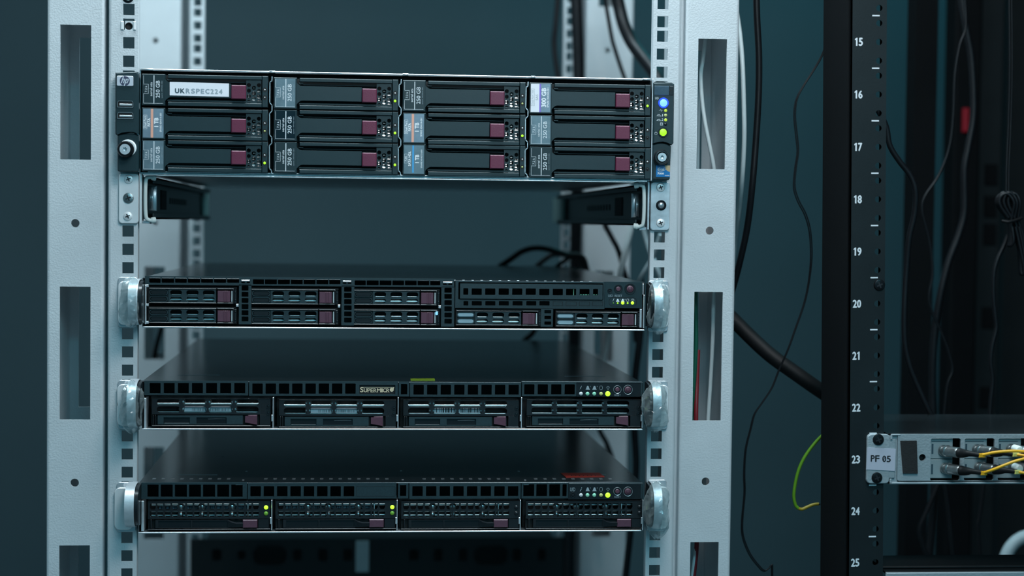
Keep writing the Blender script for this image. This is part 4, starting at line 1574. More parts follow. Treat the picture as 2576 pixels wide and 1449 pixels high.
m = MB().add([(x, y, -224.62) for x, y in P4] + [(x, y, -224.3) for x, y in P4], [(3, 2, 1, 0), (4, 5, 6, 7), (0, 1, 5, 4), (1, 2, 6, 5), (2, 3, 7, 6), (3, 0, 4, 7)])
o = obj('red_sticker', m, 'red_sticker', s4, label='red sticker')
m = MB()
for k in range(7):
    a = G(1436 + k * 10, 1197.5, -224.3)
    b = G(1438 + k * 10, 1197.3, -224.3)
    c, d = G(1439.5 + k * 10, 1194.6 + (k % 3) * .7, -224.3), G(1437 + k * 10, 1194.9, -224.3)
    m.add([(a[0], a[1], -224.25), (b[0], b[1], -224.25), (c[0], c[1] - 3, -224.25), (d[0], d[1], -224.25)], [(0, 1, 2, 3)])
obj('pen_marks', m, 'print_black', o)
P4 = [G(u, v, -136.0) for u, v in ((1033, 957.3), (1094.5, 957.3), (1093, 952.7), (1032.5, 953.2))]
m = MB().add([(x, y, -135.95) for x, y in P4] + [(x, y, -135.6) for x, y in P4], [(3, 2, 1, 0), (4, 5, 6, 7), (0, 1, 5, 4), (1, 2, 6, 5), (2, 3, 7, 6), (3, 0, 4, 7)])
obj('green_sticker', m, 'green_sticker', s3, label='yellow-green sticker')


# ------------------------------------------------------------------ pull handles on the rack ears
def ear_handle(parent, side, br, base, bar, film, seed, screw_at=None):
    q = R(*br, -2)
    e = empty('rack_ear', ((q[0] + q[1]) / 2, 0, q[2]), parent)
    m = MB()
    m.dome(rrect(*q, 2.2), -2.2, -.3, .4)
    obj('ear_plate', m, 'zinc', e)
    q = R(*base, -4)
    m = MB()
    m.dome(rrect(*q, 4.5, 5), -4.0, -2.2, .5)
    if screw_at:
        x, z = F(*screw_at, -4)
        m.cur = 1
        m.lathe(x, z, [(3.2, -4.02), (2.6, -3.4), (0, -3.3)], 16)
    m.cur = 2
    q2 = R(br[0] + 16, br[1] + 2, br[2] - 16, br[1] + 14, -2.4)
    m.dome(rrect(*q2, 2.0, 4), -2.6, -2.0, .2)
    obj('handle_base', m, ['white_bracket', 'screw_black', 'paper_white'], e)
    yf = -34.0
    x0, x1, z0, z1 = R(*bar, yf)
    zc, hz = (z0 + z1) / 2, (z1 - z0) / 2
    prof = []
    n = 14
    for i in range(n + 1):
        a = math.pi * i / n
        cz_, sy = math.cos(a), math.sin(a)
        zz = zc + hz * (abs(cz_) ** .8) * (1 if cz_ > 0 else -1)
        prof.append((-2.5 + (yf + 2.5) * (sy ** .55), zz))
    m = MB()
    m.prism_x(prof, x0, x1)
    m.cur = 1
    inner = [(-2.5 + (p[0] + 2.5) * .97, zc + (p[1] - zc) * .97) for p in prof]
    for xs in (x0 - .15, x1 + .15):
        m.add([(xs, p[0], p[1]) for p in inner], [tuple(range(len(inner)))])
    if side < 0:
        m.prism_x([(y_ * .92, zc + (z_ - zc) * .93) for y_, z_ in prof], x1, x1 + 3.0)
    else:
        m.prism_x([(y_ * .92, zc + (z_ - zc) * .93) for y_, z_ in prof], x0 - 2.4, x0)
    h = obj('pull_handle', m, ['aluminium', 'black_plastic_smooth'], e, smooth=50)
    if film:
        rnd = random.Random(seed)
        x0, x1, z0, z1 = R(*film, -20)
        xc, zc, rx, rz = (x0 + x1) / 2, (z0 + z1) / 2, (x1 - x0) / 2, (z1 - z0) / 2
        NA, NB = 26, 26
        ph = [rnd.uniform(0, 6.3) for _ in range(6)]
        vs, fs = [], []
        for j in range(NB + 1):
            t = -1 + 2 * j / NB
            prof_ = max(0.03, 1 - abs(t) ** 3.0) ** .55
            lean = .05 * math.sin(5 * t + ph[0])
            for i in range(NA):
                a = 2 * math.pi * i / NA
                k = .93 + .07 * math.sin(3 * a + 4 * t + ph[1]) + .05 * math.sin(7 * a - 9 * t + ph[2]) + rnd.uniform(-.035, .035)
                vs.append((xc + rx * (math.cos(a) * prof_ * k + lean), -20.5 + 18.8 * math.sin(a) * prof_ * k, zc + rz * (t + .03 * math.sin(4 * a + ph[3]) + rnd.uniform(-.01, .01))))
        for j in range(NB):
            for i in range(NA):
                a, b = j * NA + i, j * NA + (i + 1) % NA
                fs += [(a, b, b + NA), (a, b + NA, a + NA)] if rnd.random() < .5 else [(a, b, a + NA), (b, b + NA, a + NA)]
        m = MB().add(vs, fs)
        obj('plastic_wrap', m, 'clear_film', h, smooth=28, label='crumpled clear protective film')
    return e


ear_handle(s2, -1, (297, 697, 345, 823), (297, 708, 343, 817), (321, 704, 345, 822), (300, 697, 360, 822), 1)
ear_handle(s3, -1, (297, 956, 345, 1079), (294.5, 967, 340, 1071), (318, 961, 341, 1083), (302, 958, 362, 1090), 2, (304, 1017))
ear_handle(s4, -1, (294, 1213, 342, 1338), (288, 1227, 334, 1333), (312, 1225.5, 336, 1336), None, 3, (303.5, 1277))
ear_handle(s2, 1, (1630, 706, 1681, 834), (1636, 716, 1683, 825), (1647, 712, 1669, 830), (1629, 702, 1683, 840), 4)
ear_handle(s3, 1, (1628, 958, 1679, 1080), (1638, 969, 1682, 1073), (1643.5, 964, 1664.5, 1082), (1615, 961, 1680, 1086), 5)
ear_handle(s4, 1, (1628, 1207, 1676, 1336), (1640, 1225, 1682, 1331), (1646, 1222, 1667, 1338), (1619, 1212, 1684, 1354), 6)


# ------------------------------------------------------------------ empty slide rails under the two-unit server
def slide(side, br, scr, m_br, mid, label):
    x0, x1, z0, z1 = R(*br, -3)
    e = empty('slide_rail', ((x0 + x1) / 2, 300, z0))
    tag(e, label, 'slide rail', None)
    m = MB()
    m.dome(rrect(x0, x1, z0, z1, 2.6), -3, -.4, .5)
    xi = x1 if side < 0 else x0
    m.box(*sorted((xi - side * 1.0, xi - side * 2.5)), -2.4, 12, z0 + .5, z1 - .5)
    obj('front_flange', m, m_br, e)
    for i, (u, v) in enumerate(scr):
        x, z = F(u, v, -3)
        if i == 1:
            screw('screw', e, x, z, -3, 4.7, 'nickel' if side < 0 else 'screw_black', 'cross' if side < 0 else 'dome')
        else:
            screw('screw', e, x, z, -3, 3.9, 'white_bracket')
    zl, zh = z0 + 4, z1 - 3
    xw = xi - side * 2.6
    m = MB()
    m.box(*sorted((xw, xw - side * 1.4)), 2, 650, zl, zh)
    for za, zb in ((zl, zl + 1.4), (zh - 1.4, zh)):
        m.box(*sorted((xw, xw - side * 9)), 8, 600, za, zb)
        m.box(*sorted((xw - side * 8, xw - side * 9)), 8, 600, min(za, zh - 5), max(zb, zl + 5) if zb < zh - 5 else zb)
    m.cur = 1
    m.box(*sorted((xw - side * 1.5, xw - side * 2.2)), 130, 175, zl + 9, zh - 9)
    for k in range(9):
        m.box(*sorted((xw - side * 1.5, xw - side * 1.9)), 210 + 20 * k, 216 + 20 * k, (zl + zh) / 2 - 3, (zl + zh) / 2 + 3)
    obj('channel', m, ['shaded_steel', 'dark_recess'], e)
    m = MB()
    m.box(*sorted((xw - side * 2, xw - side * (4 if side < 0 else 9))), 560, 640, zl + 3, zh - 3, 1.5)
    obj('rear_flange', m, 'pale_steel', e)
    m = MB()
    xs = [xw - side * d for d in (11, 5.5, 3.0, 3.0, 5.5, 11)]
    m.tube([(xs[0], 3, zh - .5), (xs[1], 1, zh - .2), (xs[2], 0, zh - 4.5), (xs[3], 0, zl + 4.5), (xs[4], 1, zl - .8), (xs[5], 3, zl - .8)],
           lambda t: 1.7 + (1.1 if t < .12 or t > .88 else 0), 10, 6)
    obj('guide_clip', m, 'white_plastic', e, smooth=60, label='white plastic guide clip')
    m = MB()
    zc = (zl + zh) / 2
    for d, yy in ((4, 25), (5.5, 22)):
        m.tube([(xw - side * d, yy, zc + 9), (xw - side * (d + 1), yy - 5, zc), (xw - side * d, yy, zc - 9)], .8, 8)
    m.box(*sorted((xw - side * 1.5, xw - side * 9)), 30, 33, zc - 11, zc + 11, .5)
    obj('latch_spring', m, 'bright_steel', e, smooth=60)
    m = MB()
    m.box(*sorted((xw, xw - side * 6.5)), 1, 14, z0 - .2, z0 + 2.5, .4)
    obj('hook', m, 'steel', e)


slide(-1, (299, 435.5, 349, 562), ((323.5, 451), (323, 498.5), (321.5, 544)), 'white_bracket', 498, 'left empty slide rail with a white screwed flange under the two-unit server')
slide(1, (1636.5, 457.5, 1685.5, 579), ((1662, 471.5), (1663, 516.5), (1661.5, 561)), 'zinc', 516, 'right empty slide rail with a mottled zinc flange under the two-unit server')

# cage nut and screw at the top of the left rail
x0, x1, z0, z1 = R(310, 50, 337.5, 77, 0)
e = empty('cage_nut', ((x0 + x1) / 2, 0, z0))
tag(e, 'bright cage nut clipped into a square hole near the top of the left rail', 'nut')
m = MB()
m.box(x0 - 1.9, x0 + .6, -1.4, 1, z0 + .6, z1 - 1.4, .5)
m.box(x1 - .6, x1 + 1.5, -1.4, 1, z0 + .6, z1 - 1.4, .5)
obj('spring_cage', m, 'white_bracket', e)
m = MB()
cx, cz = F(324, 65.5, 0)
m.plate(rect(x0 + 1.5, x1 - .8, z0 + .2, z1 - .7), [circ(cx, cz, 3.2, 16)], 1, 6)
m.cur = 1
m.lathe(cx, cz, [(3.3, .8), (2.8, .6), (2.6, 3), (0, 3.1)], 16)
obj('square_nut', m, ['white_bracket', 'dark_recess'], e)
x, z = F(322, -7, 0)
o = screw('rack_screw', None, x, z, 0, 5.0, 'screw_black', 'dome')
tag(o, 'black rack screw at the very top of the left rail, cut by the frame', 'screw')


# ------------------------------------------------------------------ blurred equipment at the rear of the rack
YR = 640
e = empty('rear_panel', Pt(950, 1470, YR))
tag(e, 'blurred black slotted panel across the rear of the rack below the lowest server', 'panel')
m = MB()
holes = []
for u, w_, h_ in ((545, 24, 30), (608, 20, 22), (748, 22, 30), (812, 24, 32), (875, 24, 30), (1041, 24, 28), (1102, 22, 32), (1165, 22, 32), (1300, 22, 32), (1363, 20, 30)):
    holes.append(rrect(*R(u - w_ / 2, 1396 - h_ / 2, u + w_ / 2, 1396 + h_ / 2, YR), 2.5))
holes.append(rrect(*R(636, 1372, 722, 1422, YR), 11, 5))
holes.append(rrect(*R(1192, 1372, 1278, 1422, YR), 11, 5))
x0, x1, z0, z1 = R(520, 1354, 1392, 1462, YR)
m.plate(rect(x0, x1, z0, z1), holes, YR, YR + 2)
m.box(x0, x1, YR + 2, YR + 60, z1 - 2, z1)
m.box(x0, x1, YR + 55, YR + 58, z0, z1)
for xa, xb in ((x0 - 20, x0), (x1, x1 + 20)):
    m.box(*((xa, xb) if xa < xb else (xb, xa)), YR, YR + 3, z0, z1)
obj('face_plate', m, 'cabinet_black', e)
q = R(895, 1361, 928, 1439, YR - 3)
obj('paper_tag', MB().box(q[0], q[1], YR - 3, YR - 1, q[2], q[3], .3), 'light_grey_plastic', e, label='pale upright tag')


def cable(name, label, pts, r, mt='black_cable', cat='cable', group=None, n=10, sm=6):
    mb = MB().tube([Pt(*p) for p in pts], r, n, sm)
    o = obj(name, mb, mt, None, smooth=70)
    return tag(o, label, cat, group)


def pr(px, y):
    """radius in mm of something px pixels wide at depth y"""
    return px / 2 * (y - CY) / FPX


cable('power_cable', 'thin black cable bowed in front of the right rear rail, left of its holes', [(1408, -60, 610), (1398, 60, 610), (1394, 110, 612), (1400, 170, 612), (1410, 230, 612), (1418, 330, 615)], pr(14, 610))
cable('power_cable', 'thick black cable hanging straight down beside the holes of the right rear rail', [(1446, -60, 600), (1452, 60, 600), (1456, 200, 605), (1452, 420, 610), (1448, 640, 625), (1440, 1000, 640), (1430, 1500, 640)], pr(30, 600))
cable('power_cable', 'narrow black cable slanting across the right rear post, with a knot', [(1512, -60, 560), (1524, 10, 560), (1538, 90, 560), (1545, 118, 560), (1560, 165, 560), (1580, 230, 560), (1590, 330, 565)], pr(11, 560))
cable('power_cable', 'broad black cable slanting to the right behind the topmost server', [(1540, -60, 520), (1556, 10, 520), (1570, 65, 510), (1592, 110, 500), (1622, 150, 480), (1648, 185, 460), (1675, 240, 440)], pr(34, 510))
cable('power_cable', 'black cable slanting over the pale right rear post above the uppermost one-unit server', [(1500, 500, 520), (1520, 560, 520), (1540, 600, 520), (1556, 632, 520), (1572, 690, 525), (1592, 760, 530), (1600, 860, 535)], pr(14, 520))
cable('network_cable', 'grey cable leaning to the left behind the uppermost one-unit server', [(1604, 480, 450), (1588, 570, 450), (1574, 630, 450), (1560, 690, 460), (1550, 760, 480), (1530, 850, 520), (1510, 960, 540)], pr(16, 450), 'white_cable')
cable('network_cable', 'grey cable dipping in a V beside the right rail', [(1606, 520, 400), (1622, 590, 400), (1638, 640, 395), (1652, 672, 380), (1672, 730, 380)], pr(13, 400), 'hose_grey')
cable('network_cable', 'second grey arm of the V beside the right rail', [(1662, 590, 330), (1640, 650, 340), (1612, 700, 350), (1590, 760, 380)], pr(12, 340), 'hose_grey')
cable('power_cable', 'black cable arching over the back of the uppermost one-unit server', [(1255, 672, 548), (1285, 652, 550), (1315, 632, 552), (1350, 624, 555), (1390, 630, 560), (1425, 640, 566), (1462, 648, 570), (1484, 700, 575)], pr(15, 550))
cable('power_cable', 'short black cable curling inside the arch behind the uppermost one-unit server', [(1348, 672, 580), (1372, 652, 584), (1395, 640, 588), (1430, 644, 592), (1462, 660, 598), (1474, 720, 604)], pr(13, 555))
cable('network_cable', 'dull grey cable looping beside the arch behind the uppermost one-unit server', [(1396, 674, 526), (1420, 656, 524), (1445, 643, 520), (1470, 650, 516), (1482, 700, 512)], pr(10, 560), 'black_rubber')
cable('power_cable', 'black cable curving down between the right rails behind the lower servers', [(1612, 700, 420), (1612, 820, 420), (1600, 930, 420), (1594, 1000, 420), (1596, 1080, 420), (1600, 1180, 425), (1590, 1300, 430), (1570, 1480, 440)], pr(18, 420))
cable('power_cable', 'black cable crossing the right rear post between the two lower servers', [(1490, 1040, 560), (1512, 1090, 560), (1528, 1120, 560), (1545, 1180, 560), (1550, 1300, 565)], pr(13, 560))
cable('power_cable', 'short dark cable slanting behind the middle one-unit server', [(1358, 800, 600), (1340, 838, 600), (1318, 858, 600), (1300, 890, 610)], pr(14, 600), 'black_rubber')
cable('power_cable', 'dark cable seen through the slot of the left rear post', [(418, 780, 730), (405, 830, 730), (392, 880, 730), (384, 940, 730)], pr(12, 730), 'black_rubber')

# ------------------------------------------------------------------ cables inside and beside the right front post
cable('network_cable', 'pale cable crossing the upper slot of the right post', [(1790, -40, 45), (1776, 90, 45), (1767, 160, 45), (1763, 190, 42), (1766, 250, 40), (1774, 310, 36), (1786, 370, 32), (1797, 430, 30), (1806, 540, 30), (1803, 680, 32), (1796, 740, 34), (1793, 850, 34), (1788, 950, 34), (1781, 1060, 32), (1772, 1200, 32), (1760, 1330, 34), (1748, 1400, 34), (1736, 1500, 34)], pr(10.5, 36), 'white_cable', n=12)
cable('network_cable', 'grey cable at the left inside the upper slot of the right post', [(1764, 130, 70), (1760, 220, 66), (1757, 320, 62), (1755, 440, 60), (1752, 620, 60)], pr(9, 64), 'hose_grey')
cable('network_cable', 'green cable at the left inside the middle slot of the right post', [(1752, 640, 30), (1750, 760, 30), (1751, 850, 30), (1748, 930, 30), (1742, 1010, 32), (1736, 1120, 34)], pr(11, 30), 'green_cable')
cable('network_cable', 'red cable rising inside the lower slots of the right post', [(1756, 880, 40), (1753, 960, 36), (1751, 1040, 30), (1752, 1140, 30), (1754, 1280, 32), (1752, 1380, 34), (1744, 1460, 34), (1742, 1520, 34)], pr(12, 32), 'red_cable')
cable('network_cable', 'pale cable bulging out behind the outer edge of the right post', [(1840, -40, 116), (1858, 60, 90), (1867, 150, 66), (1871, 260, 60), (1872, 350, 60), (1867, 450, 70), (1858, 540, 104), (1846, 640, 146), (1836, 760, 160)], pr(12, 60), 'white_cable', n=12)
cable('power_cable', 'black round cable hanging beside the right post, widest near the top', [(1902, -60, 80), (1904, 40, 80), (1909, 140, 80), (1908, 240, 80), (1901, 360, 80), (1892, 470, 80), (1880, 570, 90), (1862, 655, 100), (1842, 730, 112), (1815, 810, 118)], pr(17, 80), n=12)
cable('power_cable', 'very thick black rubber cable sloping from the right post to the black cabinet', [(1770, 735, 135), (1830, 790, 126), (1890, 850, 110), (1940, 895, 96), (2000, 938, 86), (2060, 980, 82), (2110, 1012, 88), (2180, 1050, 92), (2260, 1110, 96)], pr(39, 75), 'black_rubber', n=16)
tw = [(2110, 20, 60), (2086, 85, 60), (2070, 135, 60), (2046, 178, 60), (2022, 215, 60), (2004, 250, 60), (1999, 290, 60), (2003, 335, 60), (2007, 380, 60), (2001, 425, 60), (1998, 470, 60), (2008, 505, 60), (2026, 540, 60), (2037, 580, 60), (2041, 640, 60), (2036, 700, 60), (2024, 760, 60), (2000, 830, 60), (1982, 880, 60), (1960, 930, 62), (1942, 975, 62), (1918, 1012, 62), (1898, 1042, 62), (1888, 1080, 62), (1876, 1130, 62), (1872, 1190, 62), (1873, 1240, 62), (1867, 1310, 62), (1869, 1350, 62), (1885, 1392, 62), (1905, 1420, 62), (1922, 1436, 62), (1936, 1428, 62), (1942, 1424, 62), (1942, 1480, 62)]
ra = pr(5.4, 60)
mb = MB()
for k in (-1, 1):
    mb.tube([Pt(u + k * 1.9 * (1 if 100 < v < 700 else .8), v - k * 1.2, y - k * .6) for u, v, y in tw], ra * .62, 8, 5)
o = obj('speaker_wire', mb, 'black_cable', None, smooth=70)
tag(o, 'thin black twin wire winding down the gap beside the black cabinet', 'wire')
e = empty('earth_wire', Pt(2030, 1280, 40))
tag(e, 'green and yellow earth wire curling to a cut end beside the black cabinet', 'wire')
m = MB().tube([Pt(*p) for p in ((2120, 1050, 40), (2079, 1086, 40), (2056, 1108, 40), (2032, 1138, 40), (2014, 1170, 40), (2003, 1205, 40), (1997, 1245, 40), (2001, 1270, 40), (2008, 1279, 40))], pr(8.6, 40), 10)
obj('green_sheath', m, 'earth_green', e, smooth=70)
m = MB().tube([Pt(*p) for p in ((2008, 1279, 40), (2018, 1281, 40), (2034, 1274, 40), (2048, 1269, 40), (2060, 1268, 40))], pr(8.2, 40), 10)
m.cur = 1
x, yv, z = Pt(2061, 1268, 39)
m.lathe(x, z, [(0, yv - 1.5), (.75, yv - 1.4), (.8, yv)], 10)
obj('yellow_sheath', m, ['earth_yellow', 'dark_recess'], e, smooth=70, label='yellow stripe at the cut end')

# ------------------------------------------------------------------ the black cabinet on the right
YC = -80.0
cab = empty('network_cabinet', (620, 250, -ZO))
tag(cab, 'black network cabinet whose left rail is printed with unit numbers 15 to 25', 'cabinet')
xa, xb = F(2136, 724, YC)[0], F(2226, 724, YC)[0]
x_h = F(2207.3, 724, YC)[0]
zmid = F(2180, 724, YC)[1]
za_, zb_ = F(2180, 60, YC)[1], F(2180, 1380, YC)[1]
LEAN = (F(2211.9, 60, YC)[0] - F(2202.5, 1380, YC)[0]) / (za_ - zb_)


def lean(mb):
    c_, s_ = math.cos(math.atan(LEAN)), math.sin(math.atan(LEAN))
    mb.v = [(xa + (x - xa) * c_ + (z - zmid) * s_, y, zmid + (z - zmid) * c_ - (x - xa) * s_) for x, y, z in mb.v]
    return mb


zc15 = F(2208, 106.5, YC)[1]
CZ0, CZ1 = -ZO + 60, zc15 + 15 * 44.45
m = MB()
hs = []
for k in range(-12, 24):
    for d in (-15.875, 0, 15.875):
        z = zc15 - k * 44.45 + d
        if CZ0 + 20 < z < CZ1 - 20:
            hs.append(circ(x_h, z, 2.75, 12))
m.plate(rect(xa, xb, CZ0, CZ1), hs, YC, YC + 2)
m.box(xa, xa + 1.5, YC, YC + 45, CZ0, CZ1)
m.box(xb - 1.5, xb, YC + 2, YC + 14, CZ0, CZ1)
rail = obj('numbered_rail', lean(m), 'cabinet_black', cab, label='black rail with round holes and white unit numbers')
for k in range(-6, 19):
    zc = zc15 - k * 44.45
    t = str(15 + k)
    m = MB()
    for q_, ch in enumerate(t):
        x_ = xa + 3.3 + q_ * 3.7
        if ch == '1':
            m.quad([(x_ + 1.3, zc - 3.4), (x_ + 2.6, zc - 3.4), (x_ + 2.6, zc + 3.4), (x_ + 1.6, zc + 3.4), (x_ + .4, zc + 2.4), (x_ + .4, zc + 1.3), (x_ + 1.3, zc + 1.8)], YC - .08)
        else:
            m.text(ch, x_ + .2, x_ + 3.3, zc - 3.2, zc + 3.2, YC - .08, 0, .3)
    obj('unit_number', lean(m), 'print_white', rail)
    obj('unit_mark', lean(MB().box(xa + 18.6, xa + 25.0, YC - .1, YC, zc + 21.6, zc + 22.8)), 'print_white', rail)
m = MB()
xo = xa - 2.5
m.box(xa - 2.5, xa - .2, YC + 1, YC + 74, CZ0 - 60, CZ1 + 60, .5)
m.box(xa - 2.5, xa + 30, YC + 74, YC + 76, CZ0 - 60, CZ1 + 60)
obj('corner_post', lean(m), 'cabinet_matt', cab)
m = MB()
m.box(xa + 500, xa + 560, YC, YC + 60, CZ0, CZ1)
m.box(xa + 470, xa + 500, YC, YC + 2, CZ0, CZ1)
obj('corner_post', m, 'cabinet_matt', cab)
m = MB()
m.box(xo, xa + 560, YC + 30, 720, CZ1 + 10, CZ1 + 60)
obj('shade_roof', m, 'cabinet_matt', cab)  # unseen cover added to keep light out of the cabinet
m = MB()
m.box(xo, xa + 560, YC + 30, 720, -ZO, CZ0)
obj('plinth', m, 'cabinet_matt', cab)
m = MB()
m.box(xa + 556, xa + 560, YC + 60, 720, CZ0, CZ1 + 10)
obj('shade_side_panel', m, 'cabinet_matt', cab)  # unseen sheet added to block light from the right
for u0, u1, y, nm, mt in ((2290, 2346, 420, 'rear_post', 'cabinet_matt'), (2524, 2680, 700, 'rear_post', 'cabinet_black')):
    q = R(u0, 700, u1, 760, y)
    obj(nm, MB().box(q[0], q[1], y, y + 30, CZ0, CZ1), mt, cab)
q = R(2395, 700, 2528, 760, 650)
e = empty('power_strip', (q[0], 670, -500), cab)
m = MB()
xm = q[0] + (q[1] - q[0]) * .5
m.box(q[0], xm, 655, 695, -600, CZ1 - 40, 3)
m.cur = 1
m.box(xm, q[1], 670, 695, -600, CZ1 - 40, 2)
for v in (440, 520, 590, 800, 1000):
    z = F(2490, v, 670)[1]
    m.cur = 0
    m.box(xm + 12, q[1] - 6, 668, 672, z - 14, z + 14, 1)
obj('strip_body', m, ['cabinet_matt', 'cabinet_black'], e)
x0, x1, z0, z1 = R(2422, 272, 2436, 332, 652)
obj('rocker_switch', MB().box(x0, x1, 648, 656, z0, z1, 1.5), 'led_red', e, label='glowing red switch')

cable('power_cable', 'black cable swinging out from the numbered rail into the cabinet and down', [(2180, 230, 60), (2226, 310, 60), (2238, 365, 60), (2262, 405, 60), (2290, 442, 60), (2303, 482, 60), (2300, 540, 62), (2287, 600, 64), (2280, 680, 66), (2275, 780, 66), (2276, 860, 66), (2288, 920, 66), (2310, 975, 66), (2338, 1035, 66), (2370, 1090, 70)], pr(15, 62))
cable('power_cable', 'long black cable snaking down past the red switch', [(2410, -60, 260), (2424, 30, 260), (2432, 80, 260), (2443, 140, 260), (2449, 230, 260), (2448, 300, 260), (2436, 370, 260), (2426, 430, 260), (2426, 530, 260), (2412, 590, 260), (2386, 660, 260), (2366, 740, 260), (2352, 830, 262), (2346, 930, 262), (2347, 1045, 262), (2350, 1200, 262), (2335, 1449, 264), (2330, 1560, 264)], pr(19, 260))
cable('signal_wire', 'hair-thin black wire weaving across the cabinet interior', [(2422, -60, 200), (2430, 60, 200), (2414, 115, 200), (2402, 190, 200), (2398, 290, 200), (2388, 370, 200), (2362, 440, 200), (2326, 495, 200), (2320, 530, 200), (2332, 580, 200), (2342, 630, 200), (2346, 690, 200), (2337, 745, 200), (2345, 785, 200), (2365, 830, 200), (2385, 880, 200), (2396, 930, 200), (2384, 965, 200), (2377, 1020, 200), (2372, 1100, 200)], pr(7, 200))
cable('power_cable', 'dark forked cable below the patch panel, leaning left', [(2368, 1190, 240), (2355, 1230, 240), (2330, 1290, 240), (2314, 1330, 240), (2322, 1370, 240), (2340, 1420, 240), (2350, 1470, 240)], pr(12, 240))
cable('power_cable', 'dark straight cable below the patch panel with a grey sheen', [(2372, 1190, 220), (2380, 1240, 220), (2388, 1300, 220), (2394, 1360, 220), (2400, 1420, 220), (2404, 1500, 220)], pr(13, 220))
cable('signal_wire', 'thin dark wire below the patch panel at the right', [(2478, 1180, 240), (2472, 1240, 240), (2464, 1300, 240), (2460, 1330, 240), (2470, 1449, 240), (2474, 1500, 240)], pr(10, 240))
cable('power_cable', 'black flat cable wandering down from the tied coil', [(2536, 590, 120), (2524, 620, 120), (2508, 655, 120), (2500, 690, 120), (2499, 740, 120), (2503, 790, 120), (2506, 825, 120), (2496, 870, 120), (2492, 910, 120), (2497, 955, 120), (2492, 1010, 120), (2489, 1060, 120), (2486, 1120, 124)], pr(11, 120))
e = empty('coiled_lead', Pt(2548, 690, 110))
tag(e, 'black lead folded into a tied hank hanging at the right edge of the cabinet', 'lead')
m = MB()
for k in (-1, 1):
    m.tube([Pt(2541 + k * 3, -60, 116), Pt(2543 + k * 3, 150, 116), Pt(2540 + k * 3, 300, 116), Pt(2535 + k * 3, 420, 114), Pt(2534 + k * 3, 500, 112)], pr(5, 115), 8)
obj('hanging_lead', m, 'black_cable', e, smooth=70)
m = MB()
for k in range(9):
    dx = (k - 4) * 3.6
    y = 112 - (k % 3) * 5
    bot = 618 if k < 3 else 684
    m.tube([Pt(2542 + dx * .7, 548, y), Pt(2524 + dx * 1.0, 518, y), Pt(2522 + dx * 1.0, 500, y), Pt(2532 + dx * .9, 488 - (k % 2) * 3, y - 1), Pt(2545 + dx * .9, 490, y - 2), Pt(2556 + dx * .7, 512, y - 3), Pt(2550 + dx * .8, 552, y), Pt(2550 + dx * .8 + (bot - 618) * .2, 600, y), Pt(2546 + dx * .6 + (bot - 618) * .32, bot, y), Pt(2554 + dx * .6 + (bot - 618) * .3, bot - 12, y - 3), Pt(2552 + dx * .8, 570, y - 2)], pr(8.5, 110), 8)
obj('folded_lead', m, 'black_cable', e, smooth=70)
m = MB()
m.tube([Pt(2521, 556, 98), Pt(2538, 558, 94), Pt(2562, 552, 98), Pt(2570, 548, 100)], pr(8, 98), 8)
obj('tie_wrap', m, 'black_rubber', e, smooth=70)
o = cable('flexible_hose', 'pale grey hose arching up blurred at the lower right corner', [(2524, 1560, 330), (2522, 1470, 330), (2528, 1410, 330), (2546, 1372, 330), (2578, 1350, 330), (2620, 1348, 330), (2660, 1375, 330), (2676, 1430, 330), (2680, 1540, 330)], pr(33, 330), 'hose_grey', cat='hose', n=16)

# ------------------------------------------------------------------ fibre patch panel
YP = -84.0
pp = empty('patch_panel', Pt(2420, 1217, YP))
tag(pp, 'light grey fibre patch panel with the PF 05 tag screwed to the numbered rail', 'patch panel')
m = MB()
x0, x1, z0, z1 = R(2182, 1092.5, 2238, 1216.5, YP)
m.dome(rrect(x0, x1, z0, z1, 3.2, 4), YP, YC - .3, .5)
x2 = F(2252, 1150, YP)[0]
m.box(x1 - 4, x2, YP + .3, YC - .3, z0 + 4.6, z1 - 4.4, .4)
obj('mounting_ear', m, 'panel_grey', pp)
for u, v, r in ((2209.5, 1106, 5.0), (2206, 1202, 4.8)):
    x, z = F(u, v, YP)
    o = screw('ear_screw', pp, x, z, YP, r, 'screw_black')
p = [F(2181.5, 1126, YP), F(2253, 1129, YP), F(2250.5, 1184.5, YP), F(2179, 1181, YP)]
m = MB().prism(p, YP - .5, YP + .1)
tg = obj('name_tag', m, 'tag_paper', pp, label='white paper tag')
m = MB()
y = YP - .58
zb_ = F(2216, 1161, y)[1]
zt_ = F(2216, 1145.5, y)[1]
for ch, u0, u1 in (('P', 2191, 2200), ('F', 2202, 2212), ('0', 2220, 2229), ('5', 2231, 2240.5)):
    xa_, xb_ = F(u0, 1153, y)[0], F(u1, 1153, y)[0]
    m.text(ch, xa_, xb_, zb_ - (u0 - 2191) * .012, zt_ - (u0 - 2191) * .012, y, 0, .2)
    if ch == '0':
        m.wire([(xa_ + .9, zb_ + .9), (xb_ - .9, zt_ - 1.2)], .5, y, y + .05)
obj('tag_print', m, 'print_black', tg)
x0, x1, z0, z1 = R(2258, 1094, 2900, 1206, YP)
zt_ = F(2400, 1092.5, YP)[1]
zb_ = F(2400, 1217, YP)[1]
m = MB()
holes = []
xm_ = [F(2341 + 85 * k, 1150, YP)[0] for k in range(7)]
xn_ = [F(2416 + 85 * k, 1150, YP)[0] for k in range(7)]
zt2, zb2 = F(2400, 1102.5, YP)[1], F(2400, 1209, YP)[1]
for a, b in zip(xm_, xn_):
    holes.append(rrect(a, b, zb2, zt2, 1.6, 3))
cx, cz = F(2320.5, 1151, YP)
holes.append(circ(cx, cz, 3.0, 18))
m.plate(rrect(x0, x1, zb_ + 2.6, zt_, 1.8), holes, YP, YP + 2.5)
m.cur = 1
m.box(x0, x1, YP + 30, YP + 150, zb_ + 3, zt_ - 2)
m.box(x0 + 2, x0 + 26, YP + 5, YP + 20, zb_ + 4, zt_ - 3)
